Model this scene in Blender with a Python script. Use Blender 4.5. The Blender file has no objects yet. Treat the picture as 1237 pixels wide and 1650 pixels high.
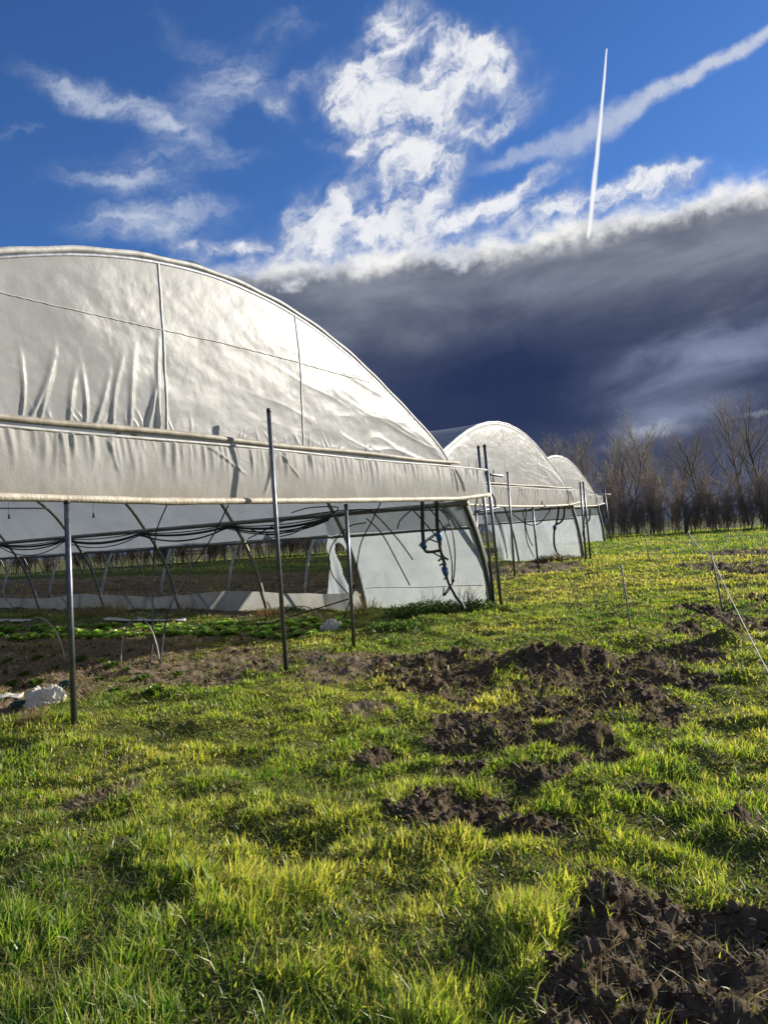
import bpy, math, random
import numpy as np
from mathutils import Matrix, Vector
random.seed(7); rng = np.random.default_rng(7)
R = math.radians
sc = bpy.context.scene; COL = sc.collection
# ------------------------------------------------------------------ camera
CAMH, PITCH, ROLL, F = 1.6, R(1.92), R(3.61), 1246.0      # F in pixels of a 1237 x 1650 picture
FWD = np.array([0, math.cos(PITCH), math.sin(PITCH)]); UP0 = np.array([0, -math.sin(PITCH), math.cos(PITCH)]); RT0 = np.array([1., 0, 0])
RT = RT0*math.cos(ROLL) - UP0*math.sin(ROLL); UP = RT0*math.sin(ROLL) + UP0*math.cos(ROLL)
cam_d = bpy.data.cameras.new('camera'); cam = bpy.data.objects.new('camera', cam_d); COL.objects.link(cam); sc.camera = cam
cam_d.sensor_fit = 'VERTICAL'; cam_d.sensor_height = 36; cam_d.lens = 36*F/1650; cam_d.clip_end = 9000; cam_d.clip_start = .05
cam.matrix_world = Matrix(((RT[0], UP[0], -FWD[0], 0), (RT[1], UP[1], -FWD[1], 0), (RT[2], UP[2], -FWD[2], CAMH), (0, 0, 0, 1)))
# ------------------------------------------------------------------ light and exposure
SUN_AZ, SUN_EL, EXPO = R(62), R(19), .58
sc.view_settings.view_transform = 'Standard'; sc.view_settings.look = 'None'; sc.view_settings.exposure = EXPO; sc.view_settings.gamma = 1
sd = Vector((math.sin(SUN_AZ)*math.cos(SUN_EL), math.cos(SUN_AZ)*math.cos(SUN_EL), math.sin(SUN_EL)))
sl = bpy.data.lights.new('sun', 'SUN'); sl.energy = 5.0; sl.angle = R(.6); sl.color = (1, .93, .81)
so = bpy.data.objects.new('sun', sl); COL.objects.link(so); so.rotation_euler = sd.to_track_quat('Z', 'Y').to_euler()

def ray(px, py):
    d = FWD*F + RT*(px-618.5) + UP*(825-py); return d/np.linalg.norm(d)
def sky_dir(px, py):
    d = ray(px, py); return math.atan2(d[0], d[1]), math.asin(d[2])

class S:                                       # node maths with operators
    nt = None
    def __init__(s, sock): s.s = sock
    @staticmethod
    def m(op, *a):
        n = S.nt.nodes.new('ShaderNodeMath'); n.operation = op
        for i, v in enumerate(a):
            if isinstance(v, S): S.nt.links.new(v.s, n.inputs[i])
            else: n.inputs[i].default_value = v
        return S(n.outputs[0])
    def __add__(s, o): return S.m('ADD', s, o)
    __radd__ = __add__
    def __sub__(s, o): return S.m('SUBTRACT', s, o)
    def __rsub__(s, o): return S.m('SUBTRACT', o, s)
    def __mul__(s, o): return S.m('MULTIPLY', s, o)
    __rmul__ = __mul__
    def __truediv__(s, o): return S.m('DIVIDE', s, o)
def sstep(x, a, b):
    n = S.nt.nodes.new('ShaderNodeMapRange'); n.interpolation_type = 'SMOOTHSTEP'
    S.nt.links.new(x.s, n.inputs[0]); n.inputs[1].default_value = a; n.inputs[2].default_value = b; return S(n.outputs[0])
def comb(x, y, z=0.):
    n = S.nt.nodes.new('ShaderNodeCombineXYZ')
    for i, v in enumerate((x, y, z)):
        if isinstance(v, S): S.nt.links.new(v.s, n.inputs[i])
        else: n.inputs[i].default_value = v
    return S(n.outputs[0])
def noise(v, scale, detail=4, rough=.5, dist=0.):
    n = S.nt.nodes.new('ShaderNodeTexNoise')
    if v is not None: S.nt.links.new(v.s, n.inputs['Vector'])
    n.inputs['Scale'].default_value = scale; n.inputs['Detail'].default_value = detail; n.inputs['Roughness'].default_value = rough
    n.inputs['Distortion'].default_value = dist; return S(n.outputs[0])
def mixc(f, a, b, blend='MIX'):
    n = S.nt.nodes.new('ShaderNodeMix'); n.data_type = 'RGBA'; n.blend_type = blend
    if isinstance(f, S): S.nt.links.new(f.s, n.inputs[0])
    else: n.inputs[0].default_value = f
    for i, v in ((6, a), (7, b)):
        if isinstance(v, S): S.nt.links.new(v.s, n.inputs[i])
        else: n.inputs[i].default_value = (*v, 1)
    return S(n.outputs[2])
def lin(r, g, b): return tuple(((c/255)/12.92 if c <= 10 else ((c/255+.055)/1.055)**2.4) for c in (r, g, b))

w = bpy.data.worlds.new('World'); sc.world = w; w.use_nodes = True; nt = w.node_tree; S.nt = nt; nt.nodes.clear()
STR = .075
def cl(r, g, b): return tuple(c/STR/2**EXPO for c in lin(r, g, b))
def build_world():
    sky = nt.nodes.new('ShaderNodeTexSky'); sky.sky_type = 'NISHITA'; sky.sun_disc = False; sky.sun_elevation = SUN_EL; sky.sun_rotation = SUN_AZ
    sky.air_density = 1.0; sky.dust_density = .2; sky.ozone_density = 2.5; sky.altitude = 300
    tc = nt.nodes.new('ShaderNodeTexCoord'); sp = nt.nodes.new('ShaderNodeSeparateXYZ'); nt.links.new(tc.outputs['Generated'], sp.inputs[0])
    x, y, z = (S(o) for o in sp.outputs)
    a = S.m('ARCTAN2', x, y); e = S.m('ARCSINE', z)
    base = S(sky.outputs[0]); base = mixc(1., base, (.47, .76, 1.22), 'MULTIPLY')
    P = comb(a, e)
    w1 = noise(P, 7, 5, .6); w2 = noise(comb(a+7.3, e+2.1), 7, 5, .6)
    v1 = noise(P, 26, 4, .6); v2 = noise(comb(a+3.3, e+5.1), 26, 4, .6)
    aw = a + (w1-.5)*.055 + (v1-.5)*.035; ew = e + (w2-.5)*.055 + (v2-.5)*.035
    def blob(px, py, rx, ry, rot=0, k=1., warp=True):
        ac, ec = sky_dir(px, py); A, E_ = (aw, ew) if warp else (a, e)
        c, s = math.cos(R(rot)), math.sin(R(rot)); rx /= F; ry /= F
        q = (A-ac)*(c/rx) + (E_-ec)*(s/rx); p = (E_-ec)*(c/ry) - (A-ac)*(s/ry)
        return S.m('EXPONENT', (q*q+p*p)*-1.)*k
    def total(l):
        t = l[0]
        for b in l[1:]: t = t+b
        return t
    # puffy cloud column: broken billows, soft towards the left
    puff = total([blob(*b) for b in [(520, 335, 60, 36, 20, 1.1), (600, 375, 120, 34, -8, 1.0), (700, 290, 75, 34, 32, .9), (645, 345, 70, 34, 25, .8), (612, 215, 60, 30, 35, 1.0), (690, 195, 85, 36, 38, 1.0), (655, 250, 70, 40, 60, .8), (545, 150, 50, 34, -10, .7), (700, 140, 90, 34, 20, .8),
        (590, 110, 34, 85, -28, 1.0), (640, 45, 30, 70, -18, .9), (765, 105, 90, 34, -22, 1.0), (805, 200, 70, 22, 18, 1.0), (725, 60, 70, 24, -38, .75), (800, 80, 50, 20, -10, .6), (840, 305, 110, 15, 14, .85), (900, 335, 80, 18, 8, .7),
        (1038, 298, 78, 22, 4, 1.8), (560, 165, 45, 20, 40, .6), (470, 145, 60, 16, 25, .5), (440, 175, 50, 12, -20, .35), (790, 345, 120, 28, 0, .75), (1015, 362, 32, 12, 0, .7), (1065, 352, 22, 7, 0, .6), (330, 398, 170, 15, -3, .7), (455, 390, 90, 20, 0, .7),
        (540, 238, 60, 9, -16, .5), (880, 265, 70, 9, 18, .5), (890, 380, 80, 16, 0, .9), (1060, 386, 120, 8, 4, .5), (1190, 368, 100, 12, 12, .8)]])
    n1 = noise(comb(aw+ew*.5, (ew-aw*.45)*1.7), 17, 9, .62, .15); n2 = noise(comb(a, e), 90, 6, .7)
    bl = 1.-S.m('ABSOLUTE', noise(comb(aw, ew), 30, 6, .6)-.5)*2.2
    dens = S.m('MINIMUM', puff, 1.25)*(n1*2.5+bl*.35-.84)
    dp = sstep(dens + (n2-.5)*.16*sstep(puff, .1, .7), .05, 1.12)
    # streaky high wisps
    wis = total([blob(*b) for b in [(170, 165, 110, 20, -14, .75), (270, 195, 70, 14, -20, .7), (110, 135, 70, 16, -12, .4), (370, 130, 90, 30, 20, .6), (330, 80, 40, 22, 0, .4), (460, 45, 55, 18, 0, .5), (230, 275, 130, 28, 8, .6), (270, 345, 120, 24, 8, .85),
        (180, 290, 80, 14, 5, .5), (370, 250, 60, 12, 0, .4), (340, 180, 70, 22, 35, .5), (240, 370, 90, 20, 0, .8), (20, 208, 50, 7, 12, .45), (265, 40, 30, 18, -20, .3), (1190, 345, 60, 8, 0, .3), (430, 160, 60, 26, -30, .5)]])
    st = noise(comb((aw*.9+ew*.3)*1.0, ew*3.2-aw*.5), 16, 10, .66)
    dw = sstep(wis*(st*2.6-.5)+(n2-.5)*.25*sstep(wis, .1, .6), .06, 1.35)*.85
    # wide old contrail
    a0, e0 = sky_dir(770, 275); a1, e1 = sky_dir(1260, 42)
    L = math.hypot(a1-a0, e1-e0); ux, uy = (a1-a0)/L, (e1-e0)/L
    aa = a+(v1-.5)*.018; ee = e+(v2-.5)*.022
    t = ((aa-a0)*ux + (ee-e0)*uy)/L; dd = (ee-e0)*ux - (aa-a0)*uy
    wd = .0085 + .011*S.m('EXPONENT', (t-.38)*(t-.38)*-40.) - t*.0005
    off = S.m('EXPONENT', (t-.36)*(t-.36)*-50.)*-.008
    q = (dd-off)/wd
    tn = noise(comb(a, e), 55, 8, .7)
    tr = sstep(S.m('EXPONENT', q*q*-1.)*(tn*1.7+.12), .12, 1.0)*sstep(t, -.05, .10)*(.55+.45*sstep(t, .1, .8))
    # fresh thin contrail
    b0, f0 = sky_dir(948, 380); b1, f1 = sky_dir(977, 78); L2 = math.hypot(b1-b0, f1-f0); vx, vy = (b1-b0)/L2, (f1-f0)/L2
    t2 = ((a-b0)*vx + (e-f0)*vy)/L2; d2 = (a-b0)*vy - (e-f0)*vx + (noise(P, 40, 2, .5)-.5)*.0022
    hw = .0030 - S.m('ABSOLUTE', t2-.25)*.0028
    tk = sstep(S.m('ABSOLUTE', d2)/S.m('MAXIMUM', hw, .0007), 1.5, .3)*(.75+.4*noise(P, 30, 4, .6))*sstep(t2, 1.004, .992)*sstep(t2, -.04, .02)
    # dark storm bank : its top edge follows the azimuth
    ac0, ec0 = sky_dir(640, 405)
    top = ec0 - .004 + (w2-.5)*.03 + (v1-.5)*.035 + (noise(P, 70, 4, .55)-.5)*.016 + a*.035
    dpth = top - e                                       # + inside the bank
    bank = sstep(dpth + sstep(a, -.10, -.42)*-.04 + sstep(a, .0, -.2)*(n1-.5)*.06, -.002, .012)
    dn = noise(comb(a*.8+e*.4, e*2.2-a*.15), 5.5, 6, .5, .3); dl = noise(comb(a, e*1.6), 14, 5, .55)
    k1 = sstep(dpth + (dl-.5)*.11+(n2-.5)*.02, -.008, .020)
    ly = noise(comb(a*.7+e*.3, e*2.3-a*.3), 8, 6, .55, .5); c = mixc(k1, cl(214, 218, 226), mixc(sstep(ly, .30, .74), cl(94, 103, 122), cl(134, 141, 155)))
    c = mixc(sstep(dpth+(dn-.5)*.12, .035, .16), c, mixc(sstep(ly, .30, .74), cl(60, 70, 98), cl(88, 96, 122)))
    navy = total([blob(650, 690, 330, 90, 0, 1.2), blob(820, 580, 190, 65, 0, 1.), blob(960, 660, 150, 50, 0, .5)])
    c = mixc(sstep(navy*(.3+ly*1.4), .05, 1.6), c, cl(42, 54, 88))
    lite = total([blob(1160, 560, 190, 40, 10, .9), blob(1040, 700, 80, 26, 10, .7), blob(1160, 640, 180, 34, 0, .6), blob(1150, 450, 200, 20, 8, .3), blob(820, 480, 200, 26, 6, .35), blob(430, 415, 160, 25, -8, .7)])
    c = mixc(sstep(lite*(ly*1.9-.1), .10, 1.3), c, cl(140, 151, 180))
    gap = blob(1030, 704, 75, 16, 12, .8, True)+blob(1225, 664, 50, 6, 0, .6)
    c = mixc(sstep(gap*(dl+.5), .2, 1.2)*.6, c, cl(205, 214, 228))
    hor = sstep(e, .055, .0); c = mixc(hor*.8, c, cl(120, 140, 176))
    # white puffs shaded by a second noise
    sh = noise(comb(aw+.02, ew-.02), 20, 6, .55)
    pc = mixc(sstep(sh*.7+dp*.45, .40, .85), cl(168, 180, 206), cl(244, 245, 247))
    col = base
    col = mixc(dw, col, cl(196, 206, 224)); col = mixc(tr*.85, col, cl(205, 212, 226))
    col = mixc(dp*.94, col, pc)
    col = mixc(bank, col, c)
    rim = S.m('EXPONENT', (dpth-.006)*(dpth-.006)*-5200.)*sstep(a, -.32, -.05)*sstep(dl, .30, .62)
    col = mixc(rim*.95, col, cl(250, 249, 246))
    col = mixc(tk, col, cl(250, 251, 253))
    back = sstep(y, .05, -.25); col = mixc(back*.4, col, cl(170, 180, 200))
    bg = nt.nodes.new('ShaderNodeBackground'); bg.inputs[1].default_value = STR; nt.links.new(col.s, bg.inputs[0])
    o = nt.nodes.new('ShaderNodeOutputWorld'); nt.links.new(bg.outputs[0], o.inputs[0])
build_world()

# ------------------------------------------------------------------ numpy noise
def _h(ix, iy, seed):
    h = (ix.astype(np.int64)*374761393 + iy.astype(np.int64)*668265263 + seed*362437) & 0xffffffff
    h = ((h ^ (h >> 13))*1274126177) & 0xffffffff; h = h ^ (h >> 16); return (h & 0xffff)/65535.
def vn(x, y, seed=0):
    x = np.asarray(x, float); y = np.asarray(y, float)
    xi = np.floor(x); yi = np.floor(y); u = x-xi; v = y-yi; u = u*u*(3-2*u); v = v*v*(3-2*v); xi = xi.astype(np.int64); yi = yi.astype(np.int64)
    a = _h(xi, yi, seed); b = _h(xi+1, yi, seed); c = _h(xi, yi+1, seed); d = _h(xi+1, yi+1, seed)
    return (a*(1-u)+b*u)*(1-v)+(c*(1-u)+d*u)*v
def fbm(x, y, o=4, seed=0, g=.5):
    t = 0; A = 1; n = 0
    for i in range(o):
        t = t + A*vn(x*2**i, y*2**i, seed+i*17); n += A; A *= g
    return t/n
def ss(x, a, b):
    t = np.clip((np.asarray(x, float)-a)/(b-a), 0, 1); return t*t*(3-2*t)
# ------------------------------------------------------------------ ground shape
def rise(y): return .21*ss(y, 17, 33) + .33*ss(y, 30, 52)
def G(px, py):
    d = ray(px, py); z = 0.
    for _ in range(12):
        t = (z-CAMH)/d[2]; z = float(rise(d[1]*t))
    return np.array([d[0]*t, d[1]*t, z])
def on_plane(px, py, P0, n):
    d = ray(px, py); o = np.array([0, 0, CAMH]); t = ((P0-o)@n)/(d@n); return o+d*t
def at(px, py, Y):
    d = ray(px, py); return np.array([0, 0, CAMH])+d*(Y/d[1])
def ell(px, py, rx, ry):
    g = G(px, py); d = g[1]; return (g[0], g[1], rx*d/F, ry*d*d/(F*CAMH))
# bare, dug over soil: centre and reach
SOIL = [ell(*e) for e in [(900, 1135, 130, 26), (740, 1190, 60, 16), (1120, 1020, 60, 22), (800, 1085, 190, 42), (700, 1075, 110, 26), (980, 1075, 110, 26), (1090, 1052, 100, 20), (900, 1190, 110, 28), (790, 1165, 90, 26), (1190, 1000, 70, 30), (1230, 970, 80, 14),
    (860, 1245, 60, 20), (1110, 1100, 60, 30), (1060, 1160, 60, 24), (720, 1305, 105, 38), (860, 1330, 60, 18), (610, 1213, 40, 12), (740, 1235, 40, 16), (1050, 1130, 70, 30), (1000, 1500, 110, 110), (1120, 1580, 260, 110), (960, 1620, 110, 90), (1180, 1490, 110, 42), (1150, 1030, 60, 16), (1060, 1280, 30, 10), (980, 1225, 60, 18),
    (1180, 915, 70, 12), (1215, 890, 80, 8), (1010, 1115, 60, 25), (1200, 1330, 40, 10)]]
BED = [ell(*e) for e in [(80, 1075, 300, 46), (340, 1072, 240, 27), (-40, 1125, 240, 62), (560, 1072, 110, 30), (-200, 1090, 300, 90), (180, 1282, 95, 26), (865, 915, 85, 9), (600, 1145, 60, 14)]]
def emask(x, y, L):
    m = np.full(np.shape(x), -9.)
    for cx, cy, rx, ry in L: m = np.maximum(m, 1-((x-cx)/rx)**2-((y-cy)/ry)**2)
    return m
C1 = np.array([2.1, 15.86, 0.]); TH = R(32.6)
AX = np.array([-math.cos(TH), math.sin(TH), 0]); GD = np.array([-math.sin(TH), -math.cos(TH), 0]); NO = -AX
PROF = [(0, 0), (.13, .5), (.34, 1.1), (.66, 1.7), (1.08, 2.28), (1.5, 2.80), (2.0, 3.20), (2.51, 3.47), (3.12, 3.77), (4.04, 4.19), (4.71, 4.46), (5.6, 4.73), (6.5, 4.90), (7.5, 4.97)]
WID = 15.0
CS = [C1, np.array([8.2, 32.4, .21]), np.array([13.9, 49.3, .53])]
def tun(x, y, C): return (x-C[0])*GD[0]+(y-C[1])*GD[1], (x-C[0])*AX[0]+(y-C[1])*AX[1]
def masks(x, y):
    n = fbm(x*.9, y*.9, 5, 3); n2 = fbm(x*3.2, y*3.2, 4, 11)
    d = np.hypot(x, y); near = ss(d, 9, 4)
    soil = ss(emask(x, y, SOIL)*.9 + (n-.5)*1.7 + (n2-.5)*(.9+.6*near), .12, .42)
    bed = ss(emask(x, y, BED)*.9 + (n-.5)*1.2 + (n2-.5)*.8, .10, .40)
    # ground under and beyond the first greenhouse
    s, t = tun(x, y, C1)
    ins = ss(s, -.5, .2)*ss(s, 15.5, 14.5)*ss(t, .9, 1.8)*ss(x, -1.2, -2.8)*ss(y, 10.4, 11.6)
    green = ss((n2-.5)*2+.9-np.abs(s-2.0)/1.3, .0, .5)
    bed = np.maximum(bed, ins*(1-green)*ss(n, .30, .38))
    s2, t2 = tun(x, y, CS[1])
    rows = ss(s2, 3.0, 4.5)*ss(s2, 16.6, 15.6)*ss(t2, -1.5, .5)
    bed = np.maximum(bed, rows)
    s3, t3 = tun(x, y, CS[2]); bed = np.maximum(bed, .75*ss(s3, 8, 9)*ss(s3, 15, 14)*ss(t3, 0, 2)*ss(n, .45, .55))
    return soil, bed
MOUNDS = [(*G(1000, 1475)[:2], .17, .18, .15), (*G(960, 1560)[:2], .14, .10, .12), (*G(870, 1075)[:2], .62, .38, .26), (*G(760, 1060)[:2], .5, .3, .16), (*G(930, 1070)[:2], .4, .3, .15), (*G(1120, 1045)[:2], .5, .35, .16), (*G(1010, 1085)[:2], .4, .25, .10), (*G(560, 1065)[:2], .9, .4, .12),
          (*G(960, 1190)[:2], .25, .2, .11), (*G(820, 1180)[:2], .3, .2, .09), (*G(1190, 985)[:2], .5, .4, .16), (*G(1060, 1085)[:2], .25, .2, .1), (*G(690, 1305)[:2], .25, .15, .07), (*G(870, 1590)[:2], .1, .1, .06), (*G(880, 905)[:2], 1.6, .5, .08), (*G(1170, 1040)[:2], .3, .2, .14)]
HOLES = [(*G(730, 1110)[:2], .42, .30, -.13), (*G(1170, 1560)[:2], .5, .42, -.12), (*G(1140, 1500)[:2], .3, .16, -.06), (*G(840, 1120)[:2], .4, .25, -.10), (*G(760, 1215)[:2], .25, .2, -.08), (*G(770, 1290)[:2], .2, .15, -.07), (*G(980, 1110)[:2], .3, .2, -.07)]
def height(x, y):
    s, b = masks(x, y); d = np.hypot(x, y)
    z = rise(y) + (fbm(x*.35, y*.35, 3, 21)-.5)*.10*ss(d, 2, 8) + (fbm(x*1.7, y*1.7, 3, 5)-.5)*.20*ss(d, 90, 30)*ss(d, 1.2, 3) + (fbm(x*4.6, y*4.6, 2, 8)-.5)*.05*ss(d, 40, 10)
    for mx, my, rx, ry, h in MOUNDS+HOLES:
        q = ((x-mx)/rx)**2+((y-my)/ry)**2; z = z + h*.75*np.exp(-q)*(.6+.8*fbm(x*5, y*5, 3, 31))
    f = fbm(x*7, y*7, 5, 41, .62); rdg = 1-np.abs(2*fbm(x*4.5, y*4.5, 4, 47, .6)-1)
    z = z + s*(((f-.5)*.20 + (rdg-.75)*.16) * (1-.55*ss(np.hypot(x-1.35, y-2.75), .55, .15))-.02)*ss(d, 70, 20)
    z = z + b*((fbm(x*9, y*9, 4, 51, .6)-.5)*.09*ss(d, 45, 15) - .01)
    s1, t1 = tun(x, y, CS[1]); z = z + b*.05*np.sin(s1*2*math.pi/1.5)*ss(d, 19, 22)
    return z
def hz(x, y): return float(height(np.array([x]), np.array([y]))[0])

# ------------------------------------------------------------------ mesh helpers
class MB:
    def __init__(s): s.v = []; s.f = []
    def add(s, v, f):
        o = len(s.v); s.v += [tuple(map(float, p)) for p in v]; s.f += [tuple(i+o for i in q) for q in f]; return s
    def tube(s, pts, r, n=8, cap=True):
        P = [np.asarray(p, float) for p in pts]; m = len(P); rr = r if hasattr(r, '__len__') else [r]*m
        T = [P[min(i+1, m-1)]-P[max(i-1, 0)] for i in range(m)]; T = [t/(np.linalg.norm(t)+1e-12) for t in T]
        a = np.array([0, 0, 1.]) if abs(T[0][2]) < .9 else np.array([1., 0, 0]); u = np.cross(T[0], a); u /= np.linalg.norm(u); V = []; Fs = []
        for i in range(m):
            u = u-T[i]*(u@T[i]); u /= np.linalg.norm(u)+1e-12; w_ = np.cross(T[i], u)
            for k in range(n):
                an = 2*math.pi*k/n; V.append(P[i]+(u*math.cos(an)+w_*math.sin(an))*rr[i])
        for i in range(m-1):
            for k in range(n): Fs.append((i*n+k, i*n+(k+1) % n, (i+1)*n+(k+1) % n, (i+1)*n+k))
        if cap: Fs += [tuple(range(n-1, -1, -1)), tuple((m-1)*n+k for k in range(n))]
        return s.add(V, Fs)
    def box(s, c, ex, ey, ez):
        c, ex, ey, ez = (np.asarray(q, float) for q in (c, ex, ey, ez)); V = [c+i*ex+j*ey+k*ez for i in (-1, 1) for j in (-1, 1) for k in (-1, 1)]
        return s.add(V, [(0, 1, 3, 2), (4, 6, 7, 5), (0, 4, 5, 1), (2, 3, 7, 6), (0, 2, 6, 4), (1, 5, 7, 3)])
    def grid(s, A):
        h, w_ = A.shape[:2]; return s.add(A.reshape(-1, 3), [(i*w_+j, i*w_+j+1, (i+1)*w_+j+1, (i+1)*w_+j) for i in range(h-1) for j in range(w_-1)])
    def build(s, name, mat, parent=None, smooth=True, origin=None):
        me = bpy.data.meshes.new(name); V = s.v
        if origin is not None: V = [(p[0]-origin[0], p[1]-origin[1], p[2]-origin[2]) for p in V]
        me.from_pydata(V, [], s.f); me.materials.append(mat); me.polygons.foreach_set('use_smooth', [smooth]*len(me.polygons)); me.update()
        o = bpy.data.objects.new(name, me); COL.objects.link(o)
        if parent is not None: o.parent = parent
        elif origin is not None: o.location = origin
        return o
def big_mesh(name, V, loops, starts, totals, mat, attrs=None, smooth=True):
    me = bpy.data.meshes.new(name); me.vertices.add(len(V)); me.vertices.foreach_set('co', np.asarray(V, np.float32).ravel())
    me.loops.add(len(loops)); me.loops.foreach_set('vertex_index', np.asarray(loops, np.int32))
    me.polygons.add(len(starts)); me.polygons.foreach_set('loop_start', np.asarray(starts, np.int32)); me.polygons.foreach_set('loop_total', np.asarray(totals, np.int32))
    me.polygons.foreach_set('use_smooth', np.full(len(starts), smooth)); me.update(calc_edges=True); me.validate()
    for k, (ty, arr) in (attrs or {}).items():
        at_ = me.attributes.new(k, ty, 'POINT')
        if ty == 'FLOAT': at_.data.foreach_set('value', np.asarray(arr, np.float32).ravel())
        else: at_.data.foreach_set('vector' if ty == 'FLOAT_VECTOR' else 'color', np.asarray(arr, np.float32).ravel())
    me.materials.append(mat); o = bpy.data.objects.new(name, me); COL.objects.link(o); return o
def tag(o, label=None, cat=None, group=None, kind=None):
    if label: o['label'] = label
    if cat: o['category'] = cat
    if group: o['group'] = group
    if kind: o['kind'] = kind
    return o
def empty(name, loc): o = bpy.data.objects.new(name, None); COL.objects.link(o); o.location = tuple(map(float, loc)); o.empty_display_size = .2; return o
def loc(pts, base): return [np.asarray(p, float)-np.asarray(base, float) for p in pts]
def smoothpath(pts, k=8):
    P = [np.asarray(p, float) for p in pts]; P = [2*P[0]-P[1]]+P+[2*P[-1]-P[-2]]; o = []
    for i in range(1, len(P)-2):
        for j in range(k):
            t = j/k; o.append(.5*((2*P[i])+(P[i+1]-P[i-1])*t+(2*P[i-1]-5*P[i]+4*P[i+1]-P[i+2])*t*t+(-P[i-1]+3*P[i]-3*P[i+1]+P[i+2])*t**3))
    o.append(P[-2]); return o

# ------------------------------------------------------------------ materials
def mat(name):
    m = bpy.data.materials.new(name); m.use_nodes = True; m.node_tree.nodes.clear(); S.nt = m.node_tree
    o = m.node_tree.nodes.new('ShaderNodeOutputMaterial'); return m, o
def lk(a, b): S.nt.links.new(a.s if isinstance(a, S) else a, b)
def obc():
    n = S.nt.nodes.new('ShaderNodeTexCoord'); return S(n.outputs['Object'])
def geo():
    n = S.nt.nodes.new('ShaderNodeNewGeometry'); return S(n.outputs['Position'])
def bump(h, st=.3, dist=.02):
    n = S.nt.nodes.new('ShaderNodeBump'); lk(h, n.inputs['Height']); n.inputs['Strength'].default_value = st; n.inputs['Distance'].default_value = dist; return S(n.outputs[0])
def attr(nm, out=2):
    n = S.nt.nodes.new('ShaderNodeAttribute'); n.attribute_name = nm; return S(n.outputs[out])
def princ(name, ca, cb, scale=8, rough=.6, metal=0., bst=.2, bd=.01, detail=5, lo=.35, hi=.65, spec=.5):
    m, o = mat(name); v = obc(); n = noise(v, scale, detail, .6); c = mixc(sstep(n, lo, hi), ca, cb)
    p = S.nt.nodes.new('ShaderNodeBsdfPrincipled'); lk(c, p.inputs['Base Color']); p.inputs['Roughness'].default_value = rough; p.inputs['Metallic'].default_value = metal
    p.inputs['Specular IOR Level'].default_value = spec
    lk(bump(noise(v, scale*4, 4, .6), bst, bd), p.inputs['Normal']); lk(p.outputs[0], o.inputs[0]); return m
def film(name, ca, cb, trl=.40, tra=.12, gl=.22, rough=.28, scale=1.2, bst=.35, dirt=None, tint=(1, 1, 1)):
    m, o = mat(name); v = obc(); N = S.nt.nodes
    n = noise(v, scale, 6, .6, .4); c = mixc(sstep(n, .35, .7), ca, cb)
    fine = noise(v, 14, 6, .65, .6); c = mixc(sstep(fine, .52, .75)*.35, c, tuple(k*.7 for k in cb))
    if dirt: sp = S.nt.nodes.new('ShaderNodeSeparateXYZ'); lk(v, sp.inputs[0]); c = mixc(sstep(noise(v, 5, 5, .6)*.5+(dirt[0]-S(sp.outputs[2]))*dirt[1], .15, .75)*.75, c, dirt[2])
    cr = noise(v, 5, 8, .7, 1.6); cr2 = noise(v, 30, 3, .5, .5); b = bump(cr*1.0+cr2*.12, bst, .035)
    d = N.new('ShaderNodeBsdfDiffuse'); lk(c, d.inputs[0]); lk(b, d.inputs['Normal'])
    t = N.new('ShaderNodeBsdfTranslucent'); lk(mixc(1., c, tint, 'MULTIPLY'), t.inputs[0]); lk(b, t.inputs['Normal'])
    g = N.new('ShaderNodeBsdfGlossy'); g.inputs['Color'].default_value = (1, 1, 1, 1); g.inputs['Roughness'].default_value = rough; lk(b, g.inputs['Normal'])
    x = N.new('ShaderNodeBsdfTransparent'); x.inputs[0].default_value = (.95, .95, .93, 1)
    def mx(f, p, q):
        k = N.new('ShaderNodeMixShader')
        if isinstance(f, S): lk(f, k.inputs[0])
        else: k.inputs[0].default_value = f
        lk(p.outputs[0], k.inputs[1]); lk(q.outputs[0], k.inputs[2]); return k
    fr = N.new('ShaderNodeFresnel'); fr.inputs[0].default_value = 1.45; lk(b, fr.inputs['Normal'])
    k = mx(trl, d, t); k = mx(tra, k, x); k = mx(S(fr.outputs[0])*.035+gl, k, g); lk(k.outputs[0], o.inputs[0]); return m
M = {}
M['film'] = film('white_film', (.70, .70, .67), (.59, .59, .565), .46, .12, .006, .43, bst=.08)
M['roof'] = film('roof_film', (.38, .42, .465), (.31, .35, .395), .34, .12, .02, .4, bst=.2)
M['side'] = film('clear_film', (.56, .61, .63), (.48, .53, .555), .52, .22, .02, .35, bst=.12)
M['curtain'] = film('stained_film', (.70, .69, .65), (.58, .565, .52), .45, .05, .006, .42, bst=.22, dirt=(2.36, 1.6, (.50, .42, .30)), tint=(1, .97, .9))
M['skirt'] = film('skirt_film', (.60, .60, .55), (.44, .43, .39), .35, .05, .01, .4)
M['galv'] = princ('galvanised_steel', (.20, .21, .23), (.13, .14, .155), 14, .42, .85, .1)
M['hoop'] = princ('hoop_tube', (.34, .33, .29), (.20, .20, .19), 9, .5, .35, .1)
M['rail'] = princ('weathered_rail', (.46, .42, .33), (.28, .25, .19), 6, .6, 0, .3)
M['wrap'] = princ('rolled_film', (.64, .58, .46), (.44, .38, .28), 5, .55, 0, .6, .02)
M['white'] = princ('white_plastic', (.60, .60, .58), (.42, .41, .38), 6, .5, 0, .3)
M['black'] = princ('black_hose', (.022, .022, .025), (.035, .033, .032), 10, .5, 0, .2)
M['blue'] = princ('blue_fitting', (.02, .075, .22), (.03, .12, .28), 20, .35, 0, .1)
M['brass'] = princ('brass_fitting', (.20, .16, .12), (.10, .085, .07), 30, .5, .5, .3)
M['wire'] = princ('grey_wire', (.48, .46, .42), (.34, .33, .30), 10, .5, .1, .1)
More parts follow.
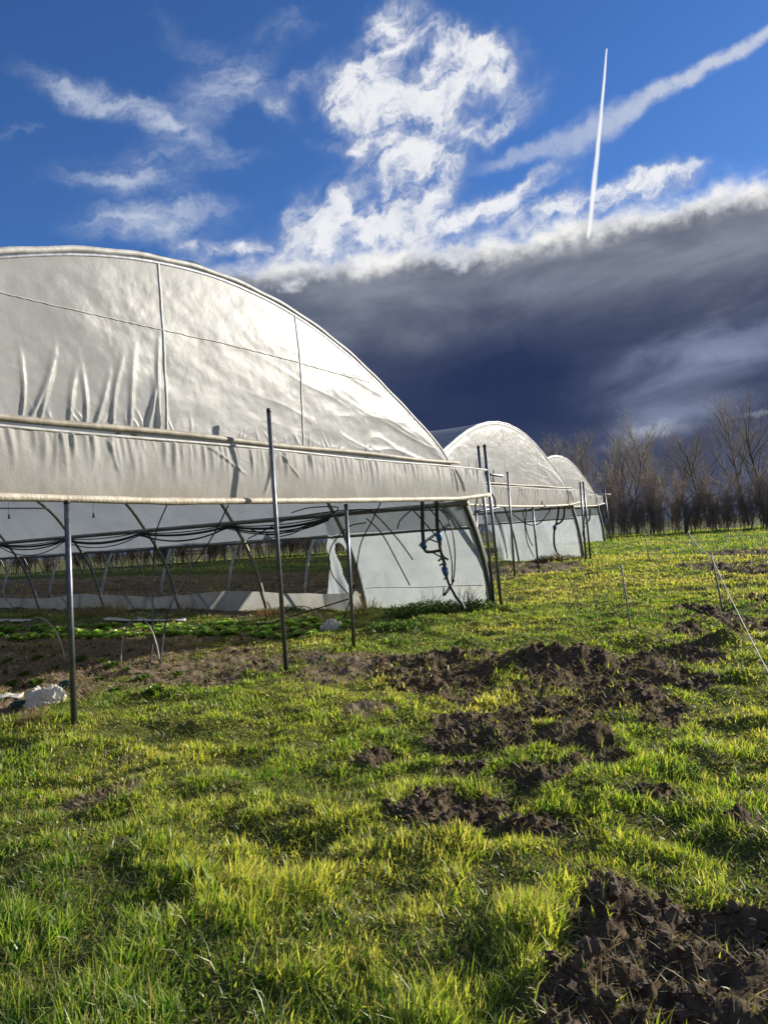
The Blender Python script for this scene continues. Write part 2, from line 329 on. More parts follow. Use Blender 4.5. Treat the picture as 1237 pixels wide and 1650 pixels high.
M['cord'] = princ('white_cord', (.72, .70, .64), (.55, .53, .48), 10, .7, 0, .1)
M['bag'] = film('fleece', (.86, .84, .79), (.74, .71, .66), .30, .0, .01, .5, 4, .6)
M['bark'] = princ('bark', (.085, .07, .055), (.15, .125, .10), 6, .9, 0, .5, .02, spec=.2)
M['twig'] = princ('twigs', (.27, .215, .165), (.42, .345, .27), .8, .85, 0, .1, spec=.2)
M['twigd'] = princ('pale_twigs', (.30, .26, .21), (.42, .36, .30), .8, .85, 0, .1, spec=.2)
M['stake'] = princ('grey_stake', (.36, .34, .30), (.22, .21, .19), 12, .7, 0, .2)

def make_ground_mat():
    m, o = mat('earth_and_turf'); v = geo(); s = attr('soil'); b = attr('bed'); N = S.nt.nodes
    n = noise(v, 9, 8, .65); f = noise(v, 45, 6, .65); l = noise(v, .8, 4, .55)
    soil = mixc(sstep(n, .3, .7), (.062, .040, .024), (.130, .090, .055)); soil = mixc(sstep(f, .55, .75), soil, (.15, .12, .09))
    bed = mixc(sstep(n, .3, .7), (.125, .088, .058), (.24, .185, .128)); bed = mixc(sstep(f, .5, .7), bed, (.33, .265, .19))
    turf = mixc(sstep(n, .3, .7), (.060, .075, .018), (.13, .135, .030)); turf = mixc(sstep(f, .5, .7)*.6, turf, (.15, .13, .06)); turf = mixc(sstep(l, .4, .65)*.3, turf, (.12, .12, .04))
    c = mixc(b, turf, bed); c = mixc(s, c, soil)
    p = N.new('ShaderNodeBsdfPrincipled'); lk(c, p.inputs['Base Color']); lk(.95-sstep(n, .5, .8)*.25*s, p.inputs['Roughness']); p.inputs['Specular IOR Level'].default_value = .15
    lk(bump(n*.7+f*.5, .9, .02), p.inputs['Normal']); lk(p.outputs[0], o.inputs[0]); return m
def make_leaf_mat(name, trl=.5, rough=.45, gl=.06):
    m, o = mat(name); N = S.nt.nodes; c = attr('tint', 0)
    d = N.new('ShaderNodeBsdfDiffuse'); t = N.new('ShaderNodeBsdfTranslucent'); g = N.new('ShaderNodeBsdfGlossy'); lk(c, d.inputs[0]); lk(mixc(1., c, (1.75, 1.75, .85), 'MULTIPLY'), t.inputs[0]); g.inputs['Roughness'].default_value = rough
    g.inputs[0].default_value = (.9, .95, .85, 1)
    k = N.new('ShaderNodeMixShader'); k.inputs[0].default_value = trl; lk(d.outputs[0], k.inputs[1]); lk(t.outputs[0], k.inputs[2])
    j = N.new('ShaderNodeMixShader'); j.inputs[0].default_value = gl; lk(k.outputs[0], j.inputs[1]); lk(g.outputs[0], j.inputs[2]); lk(j.outputs[0], o.inputs[0]); return m
M['ground'] = make_ground_mat(); M['grass'] = make_leaf_mat('grass_blades', .5, .45, .04); M['straw'] = make_leaf_mat('dry_straw', .25, .5, .03); M['leaf'] = make_leaf_mat('leaves', .5, .4, .05)
def make_clod_mat():
    m, o = mat('clods'); v = geo(); n = noise(v, 14, 7, .65); f = noise(v, 60, 5, .6)
    c = mixc(sstep(n, .3, .7), (.066, .043, .026), (.150, .105, .064)); c = mixc(sstep(f, .55, .75)*.7, c, (.16, .125, .09))
    p = S.nt.nodes.new('ShaderNodeBsdfPrincipled'); lk(c, p.inputs['Base Color']); p.inputs['Roughness'].default_value = .88; p.inputs['Specular IOR Level'].default_value = .35
    lk(bump(n*.6+f*.6, 1., .015), p.inputs['Normal']); lk(p.outputs[0], o.inputs[0]); return m
M['clod'] = make_clod_mat()

# ------------------------------------------------------------------ ground sheet
def ground():
    an = np.concatenate([np.linspace(-180, -46, 40)[:-1], np.linspace(-46, 46, 1000)[:-1], np.linspace(46, 180, 40)[:-1]])*math.pi/180
    rr = [.5]
    while rr[-1] < 100: rr.append(rr[-1]*1.0088)
    while rr[-1] < 6000: rr.append(rr[-1]*1.25)
    rr = np.array(rr); A, Rr = np.meshgrid(an, rr); X = (Rr*np.sin(A)).ravel(); Y = (Rr*np.cos(A)).ravel()
    Z = height(X, Y); s, b = masks(X, Y); na = len(an); nr = len(rr)
    i, j = np.meshgrid(np.arange(nr-1), np.arange(na), indexing='ij'); j2 = (j+1) % na
    q = np.stack([i*na+j, i*na+j2, (i+1)*na+j2, (i+1)*na+j], -1).reshape(-1, 4)[:, ::-1]
    cv = len(X); tri = np.stack([np.full(na, cv), (np.arange(na)+1) % na, np.arange(na)], -1)
    V = np.vstack([np.stack([X, Y, Z], -1), [[0, 0, float(Z[:na].mean())]]]); s = np.append(s, 0); b = np.append(b, 0)
    loops = np.concatenate([q.ravel(), tri.ravel()]); tot = np.concatenate([np.full(len(q), 4), np.full(len(tri), 3)]); st = np.concatenate([[0], np.cumsum(tot)[:-1]])
    o = big_mesh('ground', V, loops, st, tot, M['ground'], {'soil': ('FLOAT', s), 'bed': ('FLOAT', b)}); tag(o, kind='structure')
ground()

# ------------------------------------------------------------------ blades (grass, straw)
def blades(name, x, y, z, hgt, wid, az, lean, tint, m, curl=.5):
    n = len(x); dx = np.cos(az); dy = np.sin(az); px_, py_ = -dy, dx
    face = rng.uniform(0, math.pi, n); wx = np.cos(face); wy = np.sin(face)
    sl_ = np.sin(lean); clh = np.cos(lean); sl2 = np.sin(np.minimum(lean*(1+curl*2), 1.9)); cl2 = np.cos(np.minimum(lean*(1+curl*2), 1.9))
    b = np.stack([x, y, z-.01], -1); m1 = b + np.stack([dx*sl_, dy*sl_, clh], -1)*(hgt*.55)[:, None]; t = m1 + np.stack([dx*sl2, dy*sl2, cl2], -1)*(hgt*.5)[:, None]
    W = np.stack([wx, wy, np.zeros(n)], -1)*wid[:, None]*.5
    V = np.stack([b-W, b+W, m1+W*.85, m1-W*.85, t], 1).reshape(-1, 3)
    k = np.arange(n)*5; L = np.stack([k, k+1, k+2, k+3, k+3, k+2, k+4], -1).ravel(); tot = np.tile([4, 3], n); st = np.concatenate([[0], np.cumsum(tot)[:-1]])
    C = np.repeat(np.concatenate([tint, np.ones((n, 1))], 1), 5, 0).reshape(n, 5, 4); C[:, 4, :3] = C[:, 4, :3]*.5+np.array([.42, .38, .14])*.6; C[:, :2, :3] *= .85
    return big_mesh(name, V, L, st, tot, m, {'tint': ('FLOAT_COLOR', C.reshape(-1, 4))})
def scatter(n, r0, r1, half=40., pw=1.):
    """points in the view sector; the density per square metre falls with distance"""
    a = rng.uniform(-half, half, n)*math.pi/180; u = rng.uniform(0, 1, n); r = np.exp(np.log(r0)+u*(np.log(r1)-np.log(r0))); return r*np.sin(a), r*np.cos(a), r
def pal(k, cols):
    cols = np.array(cols); k = np.clip(k, 0, .9999)*(len(cols)-1); i = k.astype(int); f = (k-i)[:, None]; return cols[i]*(1-f)+cols[i+1]*f
TUFT = [(*G(860, 1500)[:2], .22), (*G(230, 1590)[:2], .28), (*G(560, 1590)[:2], .3), (*G(60, 1490)[:2], .3), (*G(480, 1460)[:2], .25), (*G(700, 1620)[:2], .2), (*G(330, 1420)[:2], .25), (*G(80, 1640)[:2], .25)]
def grass():
    x, y, r = scatter(860000, 1.7, 75)
    s, b = masks(x, y); n = fbm(x*1.3, y*1.3, 4, 61); c = fbm(x*4.5, y*4.5, 3, 71); u = rng.uniform(0, 1, len(x))
    T1 = np.zeros(len(x))
    for tx, ty, tr in TUFT: T1 = np.maximum(T1, np.exp(-((x-tx)**2+(y-ty)**2)/tr**2))
    keep = (u < (1-np.maximum(s*.95, b*.94))*(.50+.8*ss(c, .32, .60)+T1)*np.clip(r/6.5, .26, 1))
    s1, t1 = tun(x, y, C1); inside = (s1 > .1)*(t1 > 1.2)*(s1 < 15)*(y > 9); keep &= ~((inside > 0) & (u > .5))
    for C in CS[1:]:
        s2, t2 = tun(x, y, C); keep &= ~((s2 > .1)*(t2 > .1)*(s2 < 15)*(u > .25) > 0)
    x, y, r, n, c, T1, inside = (q[keep] for q in (x, y, r, n, c, T1, inside)); z = height(x, y); k = len(x)
    far = ss(r, 8, 40)
    h = (.024+.050*ss(c, .40, .72)+.03*(n-.5))*rng.uniform(.5, 1.45, k)*(1+.8*T1)*(1+.9*far)
    h *= np.where(inside > 0, .6, 1.)
    wd = (.0062+.0013*r)*rng.uniform(.45, 1.5, k)*.70; wd = np.minimum(wd, .055); wd *= (1+.5*T1)
    clump = fbm(x*2.2, y*2.2, 2, 83)*12; az = clump+rng.normal(0, 1.5, k); lean = np.abs(rng.normal(.50, .42, k))+.05
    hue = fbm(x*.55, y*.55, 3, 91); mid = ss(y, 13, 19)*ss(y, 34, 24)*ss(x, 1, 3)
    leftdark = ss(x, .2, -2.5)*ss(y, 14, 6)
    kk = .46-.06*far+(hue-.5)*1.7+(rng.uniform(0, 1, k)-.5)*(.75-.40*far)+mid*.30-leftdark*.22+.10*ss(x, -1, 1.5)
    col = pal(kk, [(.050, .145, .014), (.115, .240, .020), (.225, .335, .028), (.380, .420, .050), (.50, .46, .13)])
    dry = rng.uniform(0, 1, k) < .10+.10*mid; col[dry] = np.array([.42, .34, .18])*rng.uniform(.6, 1.1, (dry.sum(), 1))
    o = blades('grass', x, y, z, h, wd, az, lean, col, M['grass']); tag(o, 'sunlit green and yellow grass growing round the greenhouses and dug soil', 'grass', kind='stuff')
    # thatch: short, low lying green and dead blades that close the turf
    x, y, r = scatter(420000, 1.9, 30, 38); s, b = masks(x, y); kp = rng.uniform(0, 1, len(x)) < (1-np.maximum(s, b)*.9)*np.clip(r/4.5, .35, 1); x, y, r = x[kp], y[kp], r[kp]; k = len(x)
    col = pal(rng.uniform(0, 1, k), [(.04, .09, .012), (.10, .17, .02), (.20, .24, .04), (.22, .19, .08), (.42, .36, .18)])*(.6+.4*ss(r, 3, 9))[:, None]  # tint darkened towards the camera: shade in the gaps between blades, painted in
    o = blades('turf_thatch', x, y, height(x, y)+.003, rng.uniform(.015, .06, k)*(1+.05*r), (.0045+.0014*r)*rng.uniform(.5, 1.2, k), rng.uniform(0, 6.28, k), rng.uniform(.7, 1.45, k), col, M['grass'], .15)
    tag(o, 'matted thatch of short and dead blades between the grass tufts', 'grass', kind='stuff')
    # longer blades in the foreground
    x, y, r = scatter(30000, 1.9, 7.5, 36); s, b = masks(x, y); T1 = np.zeros(len(x))
    for tx, ty, tr in TUFT: T1 = np.maximum(T1, np.exp(-((x-tx)**2+(y-ty)**2)/tr**2))
    kp = (rng.uniform(0, 1, len(x)) < (1-np.maximum(s, b))*(.22+.8*T1)); x, y, r, T1 = x[kp], y[kp], r[kp], T1[kp]; k = len(x); z = height(x, y)
    col = pal(rng.uniform(0, 1, k), [(.035, .10, .010), (.06, .15, .015), (.12, .18, .02), (.30, .28, .12)])
    o = blades('long_grass', x, y, z, rng.uniform(.06, .14, k)*(1+.5*T1), rng.uniform(.004, .008, k), rng.uniform(0, 6.28, k), np.abs(rng.normal(.55, .3, k)), col, M['grass'], .7)
    tag(o, 'long coarse grass blades in tufts across the near foreground', 'grass', kind='stuff')
grass()
def straw():
    x, y, r = scatter(330000, 1.9, 34, 38); s, b = masks(x, y); u = rng.uniform(0, 1, len(x))
    big = np.exp(-((x-G(860, 1085)[0])/1.2)**2-((y-G(860, 1085)[1])/.8)**2)
    near = ss(r, 6.5, 4.5)
    kp = u < np.maximum(b*.9, s*(.60-.42*near)+.4*big)*ss(fbm(x*4, y*4, 3, 95), .2, .5); x, y, r = x[kp], y[kp], r[kp]; k = len(x)
    z = height(x, y)+rng.uniform(0, .015, k)
    col = pal(rng.uniform(0, 1, k), [(.10, .07, .04), (.19, .14, .085), (.30, .235, .15), (.42, .35, .25)])
    o = blades('dry_straw', x, y, z, rng.uniform(.03, .11, k), (.0026+.0007*r)*rng.uniform(.7, 1.3, k), rng.uniform(0, 6.28, k), rng.uniform(.7, 1.5, k), col, M['straw'], .1)
    tag(o, 'dead straw and root litter strewn over the bare soil', 'straw', kind='stuff')
straw()
def clods():
    ico = [(0, 0, 1), (.894, 0, .447), (.276, .851, .447), (-.724, .526, .447), (-.724, -.526, .447), (.276, -.851, .447), (.724, .526, -.447), (-.276, .851, -.447), (-.894, 0, -.447), (-.276, -.851, -.447), (.724, -.526, -.447), (0, 0, -1)]
    fc = [(0, 1, 2), (0, 2, 3), (0, 3, 4), (0, 4, 5), (0, 5, 1), (1, 6, 2), (2, 7, 3), (3, 8, 4), (4, 9, 5), (5, 10, 1), (2, 6, 7), (3, 7, 8), (4, 8, 9), (5, 9, 10), (1, 10, 6), (6, 11, 7), (7, 11, 8), (8, 11, 9), (9, 11, 10), (10, 11, 6)]
    V = [np.array(p) for p in ico]; Fs = []; cache = {}
    def mid(a, b):
        k = (min(a, b), max(a, b))
        if k not in cache: q = V[a]+V[b]; V.append(q/np.linalg.norm(q)); cache[k] = len(V)-1
        return cache[k]
    for a, b, c in fc:
        p, q, r_ = mid(a, b), mid(b, c), mid(c, a); Fs += [(a, p, r_), (p, b, q), (r_, q, c), (p, q, r_)]
    V = np.array(V); Fs = np.array(Fs)
    x, y, r = scatter(75000, 1.9, 26, 38); s, b = masks(x, y); edge = ss(np.hypot(x-1.35, y-2.6), .2, .5)
    kp = rng.uniform(0, 1, len(x)) < np.maximum(s*.55*edge, b*.22); x, y, r = x[kp], y[kp], r[kp]; n = len(x)
    size = np.minimum(.0055*np.exp(rng.exponential(.55, n)), .040)*(.75+.05*r); z = height(x, y)
    Rn = rng.normal(0, 1, (n, 3, 3)); Q = np.linalg.qr(Rn)[0]; jit = np.clip(1+rng.normal(0, .30, (n, len(V))), .4, 1.7)
    sc3 = rng.uniform(.6, 1.2, (n, 1, 3)); P = np.einsum('nij,nkj->nki', Q, V[None]*jit[..., None]*sc3)*size[:, None, None]; P[..., 2] *= .8
    P += np.stack([x, y, z+size*.15], -1)[:, None]
    L = (Fs[None]+(np.arange(n)*len(V))[:, None, None]).ravel(); tot = np.full(n*len(Fs), 3); st = np.arange(n*len(Fs))*3
    o = big_mesh('soil_clods', P.reshape(-1, 3), L, st, tot, M['clod'], smooth=False); tag(o, 'dark crumbly soil clods thrown up over the grass', 'soil', kind='stuff')
clods()

# ------------------------------------------------------------------ greenhouses
full = PROF + [(WID-s, z) for s, z in PROF[-2::-1]]
prof_pts = np.array([p for p in smoothpath([(s, z, 0) for s, z in full], 6)])[:, :2]
_seg = np.concatenate([[0], np.cumsum(np.hypot(*np.diff(prof_pts, axis=0).T))]); PLEN = _seg[-1]
def along(l): return np.interp(l, _seg, prof_pts[:, 0]), np.interp(l, _seg, prof_pts[:, 1])
def topz(s): return np.interp(s, prof_pts[:, 0], prof_pts[:, 1])
def len_at_z(z): i = np.argmax(prof_pts[:, 1] >= z); return float(np.interp(z, prof_pts[:i+1, 1], _seg[:i+1]))
def prof_norm(l):
    a = np.array(along(l-.02)); b = np.array(along(l+.02)); t = b-a; t = t/(np.linalg.norm(t, axis=0)+1e-9); return -t[1], t[0]
side_n = np.cross(GD, [0, 0, 1.]); GN = NO
TP = [float((on_plane(px, py, C1, np.array([GD[0], GD[1], 0]))-C1)@AX) for px, py in [(590, 980), (430, 985), (290, 980), (170, 985), (65, 985)]]
def greenhouse(idx, C, label, tpos, L, curtain_z, low_z=1.72, panel=True, name='greenhouse'):
    root = empty(name, C); tag(root, label, 'greenhouse', 'polytunnel greenhouses standing side by side')
    def P(s, t, z): return GD*s + AX*t + np.array([0, 0, z])        # local, the root sits at the front right foot
    # hoops
    for i, t in enumerate([0.]+list(tpos)):
        m = MB(); ls = np.linspace(0, PLEN, 70); pts = []
        for l in ls: s, z = along(l); pts.append(P(float(s), t, float(z)-(.06 if z < .01 else 0)))
        m.tube(pts, .052 if i == 0 else .044, 8); o = m.build('hoop', M['galv'] if i == 0 else M['hoop'], root)
    if True:                                                    # doubled corner post, wide pale face
        m = MB(); pts = []
        for z in np.linspace(-.05, 2.5, 14): s = float(np.interp(max(z, 0), [p[1] for p in PROF], [p[0] for p in PROF])); pts.append(P(s-.11, .02, z))
        m.tube(pts, .055, 8); m.build('corner_post', M['hoop'], root)
    # long cover
    z0 = len_at_z(low_z); nl = 150; nt_ = 170; tt = np.linspace(-.02, L, nt_); ll = np.linspace(z0, PLEN-z0, nl)
    s, z = along(ll); nx, nz = prof_norm(ll); TT, LL = np.meshgrid(tt, ll)
    hp = np.array([0]+list(tpos)); dist = np.min(np.abs(TT[..., None]-hp[None, None]), -1)
    dsp = .045+.012 - .03*np.clip(dist/1.2, 0, 1)**1.3 + (fbm(TT*1.5, LL*2.5, 4, 100+idx)-.5)*.03 + (fbm(TT*5, LL*1.2, 3, 104+idx)-.5)*.02
    dsp = dsp + np.exp(-TT/.25)*(np.abs(fbm(TT*2, LL*5, 3, 110+idx)-.5)*.16)
    A = (s[:, None]+nx[:, None]*dsp)[..., None]*GD + TT[..., None]*AX; A[..., 2] = z[:, None]+nz[:, None]*dsp
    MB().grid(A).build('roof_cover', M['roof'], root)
    for sgn in (0, 1):
        m = MB(); sb, zb = along(z0 if not sgn else PLEN-z0); m.tube([P(float(sb)+.06*(sgn*2-1), t, low_z-.02+.012*math.sin(t*1.7)) for t in np.linspace(0.1, L, 60)], .035, 8); m.build('roll_bar', M['hoop'], root)
        m = MB(); sb = float(np.interp(2.17, [p[1] for p in PROF[:7]], [p[0] for p in PROF[:7]]))+.07; sb = sb if not sgn else WID-sb
        m.tube([P(sb, t, 2.17) for t in np.linspace(-.12, L, 30)], .052, 8); m.build('wall_beam', M['hoop'], root)
    m = MB(); m.tube([P(7.5, t, 4.9) for t in np.linspace(.1, L, 12)], .03, 6); m.build('ridge_tube', M['hoop'], root)
    # edge welt along the arch
    m = MB(); m.tube([P(float(a_), -.03, float(b_)+.055+.006*math.sin(k*1.1)) for k, (a_, b_) in enumerate(zip(*along(np.linspace(len_at_z(2.9), PLEN-len_at_z(2.9), 90))))], .035, 8); m.build('edge_strip', M['white'], root)
    # gable sheet above the rail
    ZR = 2.93; ns, nz_ = 900, 190
    s = np.linspace(1.42, WID-1.42, ns); u = np.linspace(0, 1, nz_); SS, UU = np.meshgrid(s, u); top = topz(SS)+.03; ZZ = ZR-.04+(top-ZR+.04)*UU
    hh = ZZ-ZR
    d = .05*np.sin(np.clip(UU, 0, 1)*math.pi)*(.4+.6*vn(SS*.5, ZZ*0, 7+idx))
    rf = np.random.default_rng(40+idx)
    def fold(s0, h0, s1, h1, w_, a_):                      # one tension crease from the rail up to (s1, h1)
        t = np.clip((hh-h0)/(h1-h0), 0, 1); c = s0+(s1-s0)*t+.05*np.sin(t*3+s0*9); ww = w_*(.55+.9*t)
        return a_*np.exp(-((SS-c)/ww)**2)*(1-t)**1.3*ss(hh, h0-.02, h0+.10)
    for k in range(11):
        s0 = 8.45+k*.185+rf.uniform(-.07, .07); d = d + fold(s0, .0, s0+rf.uniform(-.35, .2), rf.uniform(.5, 1.25), rf.uniform(.020, .040), rf.uniform(.025, .055))
    for k in range(70):
        s0 = rf.uniform(1.6, 13.4); d = d + fold(s0, .0, s0+rf.uniform(-.10, .10), rf.uniform(.08, .34), rf.uniform(.015, .03), rf.uniform(.006, .016))
    rr = np.hypot(SS-1.4, hh+.1); an = np.arctan2(hh+.1, SS-1.4); f3 = 1-np.abs(2*fbm(an*6, rr*.5, 2, 210+idx)-1); d = d + .022*f3**3*ss(rr, 5.2, .8)*ss(rr, .0, .5)
    f4 = 1-np.abs(2*fbm(SS*.6+hh*.5, hh*4-SS*.9, 2, 215+idx)-1); d = d + .010*f4**4*ss(SS, 9, 3)
    d = d + (fbm(SS*9, ZZ*9, 3, 220+idx)-.5)*.004 + (fbm(SS*2, ZZ*3, 3, 225+idx)-.5)*.02
    d = d*ss(top-ZZ, -.02, .25)+.012
    A = SS[..., None]*GD + (-.03-d)[..., None]*AX; A[..., 2] = ZZ
    MB().grid(A).build('gable_sheet', M['film'], root)
    def col_at(sx): return A[:, int(np.argmin(np.abs(s-sx)))]
    for sx in [float((on_plane(px, py, C, NO)-C)@GD) for px, py in ((258, 560), (478, 620))] if idx == 0 else (4.6, 7.6):
        cl_ = col_at(sx)[2:-3:3]-AX*.007; m = MB()
        m.grid(np.stack([cl_-GD*.018+AX*.010, cl_-GD*.014, cl_+GD*.014, cl_+GD*.018+AX*.010], 1)); m.build('seam_batten', M['white'], root)
    for sx in (4.2, 6.1, 9.0, 10.9): MB().tube([P(sx, .07, -.05 if sx > 20 else 2.9), P(sx, .07, topz(sx)-.05)], .03, 6).build('gable_upright', M['galv'], root)
    for a_, b_ in (((4.2, 2.95), (9.6, 4.55)), ((6.1, 4.6), (11.5, 3.0))): MB().tube([P(a_[0], .15, a_[1]), P(b_[0], .15, b_[1])], .028, 6).build('brace', M['galv'], root)
    m = MB(); zc = 4.12; cp = []
    for j in range(0, A.shape[1], 4):
        if A[-1, j, 2] > zc+.12: i = int(np.argmin(np.abs(A[:, j, 2]-zc-.02*math.sin(s[j]*1.1)))); cp.append(A[i, j]-AX*.006)
    m.tube(cp, .005, 5); m.build('tension_cord', M['cord'], root)
    # rail
    m = MB(); m.tube([P(q, -.10, ZR+.01*math.sin(q*1.7)) for q in np.linspace(1.30, WID-1.3, 50)], .034, 8); m.build('gable_rail', M['rail'], root)
    m = MB(); m.tube([P(q, -.13, ZR-.085+.01*math.sin(q*1.1)) for q in np.linspace(.15, WID+.05, 60)], .017, 6); m.build('curtain_cable', M['white'], root)
    # hanging curtain
    ns = 1000; nv = 60; s = np.linspace(.30, WID, ns); u = np.linspace(0, 1, nv); SS, UU = np.meshgrid(s, u); zb = curtain_z(SS); zt = ZR-.08-.01*np.abs(np.sin(SS*9)); ZZ = zt+(zb-zt)*UU
    d = .045*np.sin(UU*math.pi*.9)*(.3+.7*vn(SS*.7, 0*SS, 300+idx))
    rf = np.random.default_rng(80+idx)
    for k in range(330):
        s0 = rf.uniform(.3, WID); s1 = s0+rf.uniform(-.09, .09); L_ = rf.uniform(.25, .9); w_ = rf.uniform(.014, .034); a_ = rf.uniform(.003, .011)
        d = d + a_*np.exp(-((SS-s0-(s1-s0)*UU)/(w_*(1+UU)))**2)*ss(UU, 0, .05)*ss(UU, L_, L_*.3)
    for s0, u0, s1, u1, w_, a_ in [(7.9, .02, 7.25, .55, .035, .014), (6.7, .04, 6.95, .95, .028, .022), (6.6, .04, 6.2, .6, .022, .016), (9.3, .05, 9.2, .6, .02, .012), (1.6, .02, 1.2, .9, .03, .03), (1.7, .02, 1.5, .9, .02, .02)]:
        t = np.clip((UU-u0)/(u1-u0), 0, 1) if u1 > u0 else np.clip((u0-UU)/(u0-u1), 0, 1); px_ = s0+(s1-s0)*t; d = d + a_*np.exp(-((SS-px_)/w_)**2)*ss(t, 0, .1)*ss(t, 1, .8)
    d = d + .008*(fbm(SS*9, UU*2, 3, 321+idx)-.5) + .03*(fbm(SS*1.5, UU*1.2, 2, 331+idx)-.5)
    bul = .8+.35*vn(SS*.55+3, 0*SS, 330+idx); d = d*bul
    A = SS[..., None]*GD + (-.13-d*(1-.35*UU**4))[..., None]*AX; A[..., 2] = ZZ
    MB().grid(A).build('gable_curtain', M['curtain'], root)
    m = MB(); m.tube([P(q, -.15-.05*vn(q*.5, 0., 9+idx), float(curtain_z(np.array([q]))[0])-.02) for q in np.linspace(.2, WID, 90)], [.036+.010*float(vn(q*2.5, 0., 5)) for q in np.linspace(0, WID, 90)], 9); m.build('roll_tube', M['wrap'], root)
    # side wall panel, with a frayed opening towards the back of the second bay
    if panel:
        t1 = tpos[0]; te = t1+.8; nt2 = 200; pt = lambda px, py: float((on_plane(px, py, C+GD*.5, np.array([GD[0], GD[1], 0]))-C)@AX); tb, tt_ = (pt(506, 968), pt(531, 868)) if idx == 0 else (te, te+.3)
        U_ = np.linspace(0, 1, nt2); Zs = np.linspace(.0, 2.18, 130); UU_, ZZ = np.meshgrid(U_, Zs); so_ = np.interp(ZZ, [p[1] for p in PROF], [p[0] for p in PROF])
        TT = .03+UU_*(tb+(tt_-tb)*np.clip(ZZ/1.6, 0, 1.2)**1.6+.035*np.sin(ZZ*5)+.03*(vn(ZZ*7, 0*ZZ, 3)-.5)-.03); th_ = pt(554, 925) if idx == 0 else 0
        A = (so_-.05-(fbm(TT*1.5, ZZ*1.2, 3, 400+idx)-.5)*.09+.03*(1-np.abs(2*fbm(TT*1.1+ZZ*.8, ZZ*.7-TT*.4, 2, 440+idx)-1))**6)[..., None]*GD + TT[..., None]*AX; A[..., 2] = ZZ
        A = A-(ss(TT, t1, t1+.5)*(.05*np.sin(TT*11+ZZ*2)+.03*np.sin(TT*23)))[..., None]*GD
        m = MB(); Aw = A; h, w_ = Aw.shape[:2]; fs = []
        for i in range(h-1):
            for j in range(w_-1):
                t_, z_ = TT[i, j], Zs[i]; hole = ((t_-th_-.1*(z_-.8))/.20)**2+((z_-.82)/.78)**2 < 1+.12*math.sin(z_*11)
                if hole and idx == 0: continue
                fs.append((i*w_+j, i*w_+j+1, (i+1)*w_+j+1, (i+1)*w_+j))
        if idx == 0: MB().tube([P(.10, t_, .50+.01*math.sin(t_*3)) for t_ in np.linspace(.15, t1-.1, 14)], .007, 5).build('panel_seam', M['galv'], root)
        m.add(Aw.reshape(-1, 3), fs).build('side_panel', M['side'], root)
    # low skirt along the side wall
    T_ = np.linspace(tpos[0]+.1 if panel else .1, L, 150); Zs = np.linspace(-.02, 1, 9); TT, UU = np.meshgrid(T_, Zs); hsk = .45+.05*np.sin(TT*1.1)+.06*(fbm(TT*1.3, 0*TT, 3, 420)-.5)
    if idx == 0:
        ZZ = UU*hsk; A = (.05+ZZ*.35-.05+(fbm(TT*2.2, ZZ*3, 3, 424)-.5)*.03)[..., None]*GD + TT[..., None]*AX; A[..., 2] = ZZ; MB().grid(A).build('skirt', M['skirt'], root)
    return root, P
g0 = lambda s: 2.27+.05*np.cos((s-7)*.5)-.06*ss(s, 3, 7)+.09*ss(s, 2.0, -.1)
zbar = [(float((p-C1)@GD), p[2]) for p in [on_plane(px, py, C1, NO) for px, py in [(782, 796), (725, 803), (500, 806), (250, 807), (0, 800)]]]
g1 = lambda s: np.interp(s, [q[0] for q in zbar]+[12.5, 15], [q[1] for q in zbar]+[zbar[-1][1], zbar[-1][1]])
g2 = lambda s: 2.33-.13*np.cos((s-6.5)/6.5*1.4)+.10*ss(s, 2, 0)
L1 = 34
print('TP', TP, 'bar', zbar)
tp1 = TP+[TP[-1]+2.6*k for k in range(1, 9)]
gh1, P1 = greenhouse(0, CS[0], 'largest, nearest white plastic greenhouse, its end curtain half raised', tp1, L1, g1)
gh2, P2 = greenhouse(1, CS[1], 'middle white plastic greenhouse behind the pair of tall poles', [2.9*k for k in range(1, 12)], L1, g2)
gh3, P3 = greenhouse(2, CS[2], 'farthest and smallest looking greenhouse, next to the bare hedge', [2.9*k for k in range(1, 12)], L1, g2)

# bare frames of further tunnels seen low through the open side
def bare_frame(C, label, L=34):
    root = empty('tunnel_frame', C); tag(root, label, 'tunnel frame', 'bare tunnel frames in the field')
    for t in np.arange(0, L, 2.6):
        pts = []
        for l in np.linspace(0, PLEN, 34): s, z = along(l); pts.append(GD*float(s)*.62+AX*t+np.array([0, 0, float(z)*.70]))
        MB().tube(pts, .034, 6).build('hoop', M['hoop'], root)
bare_frame(np.array([-14.0, 44., .45]), 'bare steel tunnel hoops standing in the field behind the near greenhouse')
bare_frame(np.array([-30.0, 40., .45]), 'bare steel tunnel hoops farther left in the field behind the near greenhouse')

# ------------------------------------------------------------------ poles
def pole(b, t, r, label, name='steel_pole', group='thin steel poles along the greenhouse ends', m='galv', cap=True):
    b = np.asarray(b, float); t = np.asarray(t, float); root = empty(name, b); tag(root, label, 'pole', group)
    MB().tube([np.array([0, 0, -.15]), (t-b)*.5, (t-b)*.985], r, 10).build('shaft', M[m], root)
    if cap: MB().tube([(t-b)*.985, (t-b)], [r*1.12, r*.9], 10).build('end_cap', M['black'], root)
    return root
def gp(px, py, dz=0): p = G(px, py); p[2] = hz(p[0], p[1])+dz; return p
b = gp(120, 1175); b = b+AX*.0; pole(b, at(108, 806, b[1]), .028, 'grey steel pole nearest the camera, under the left of the raised curtain')
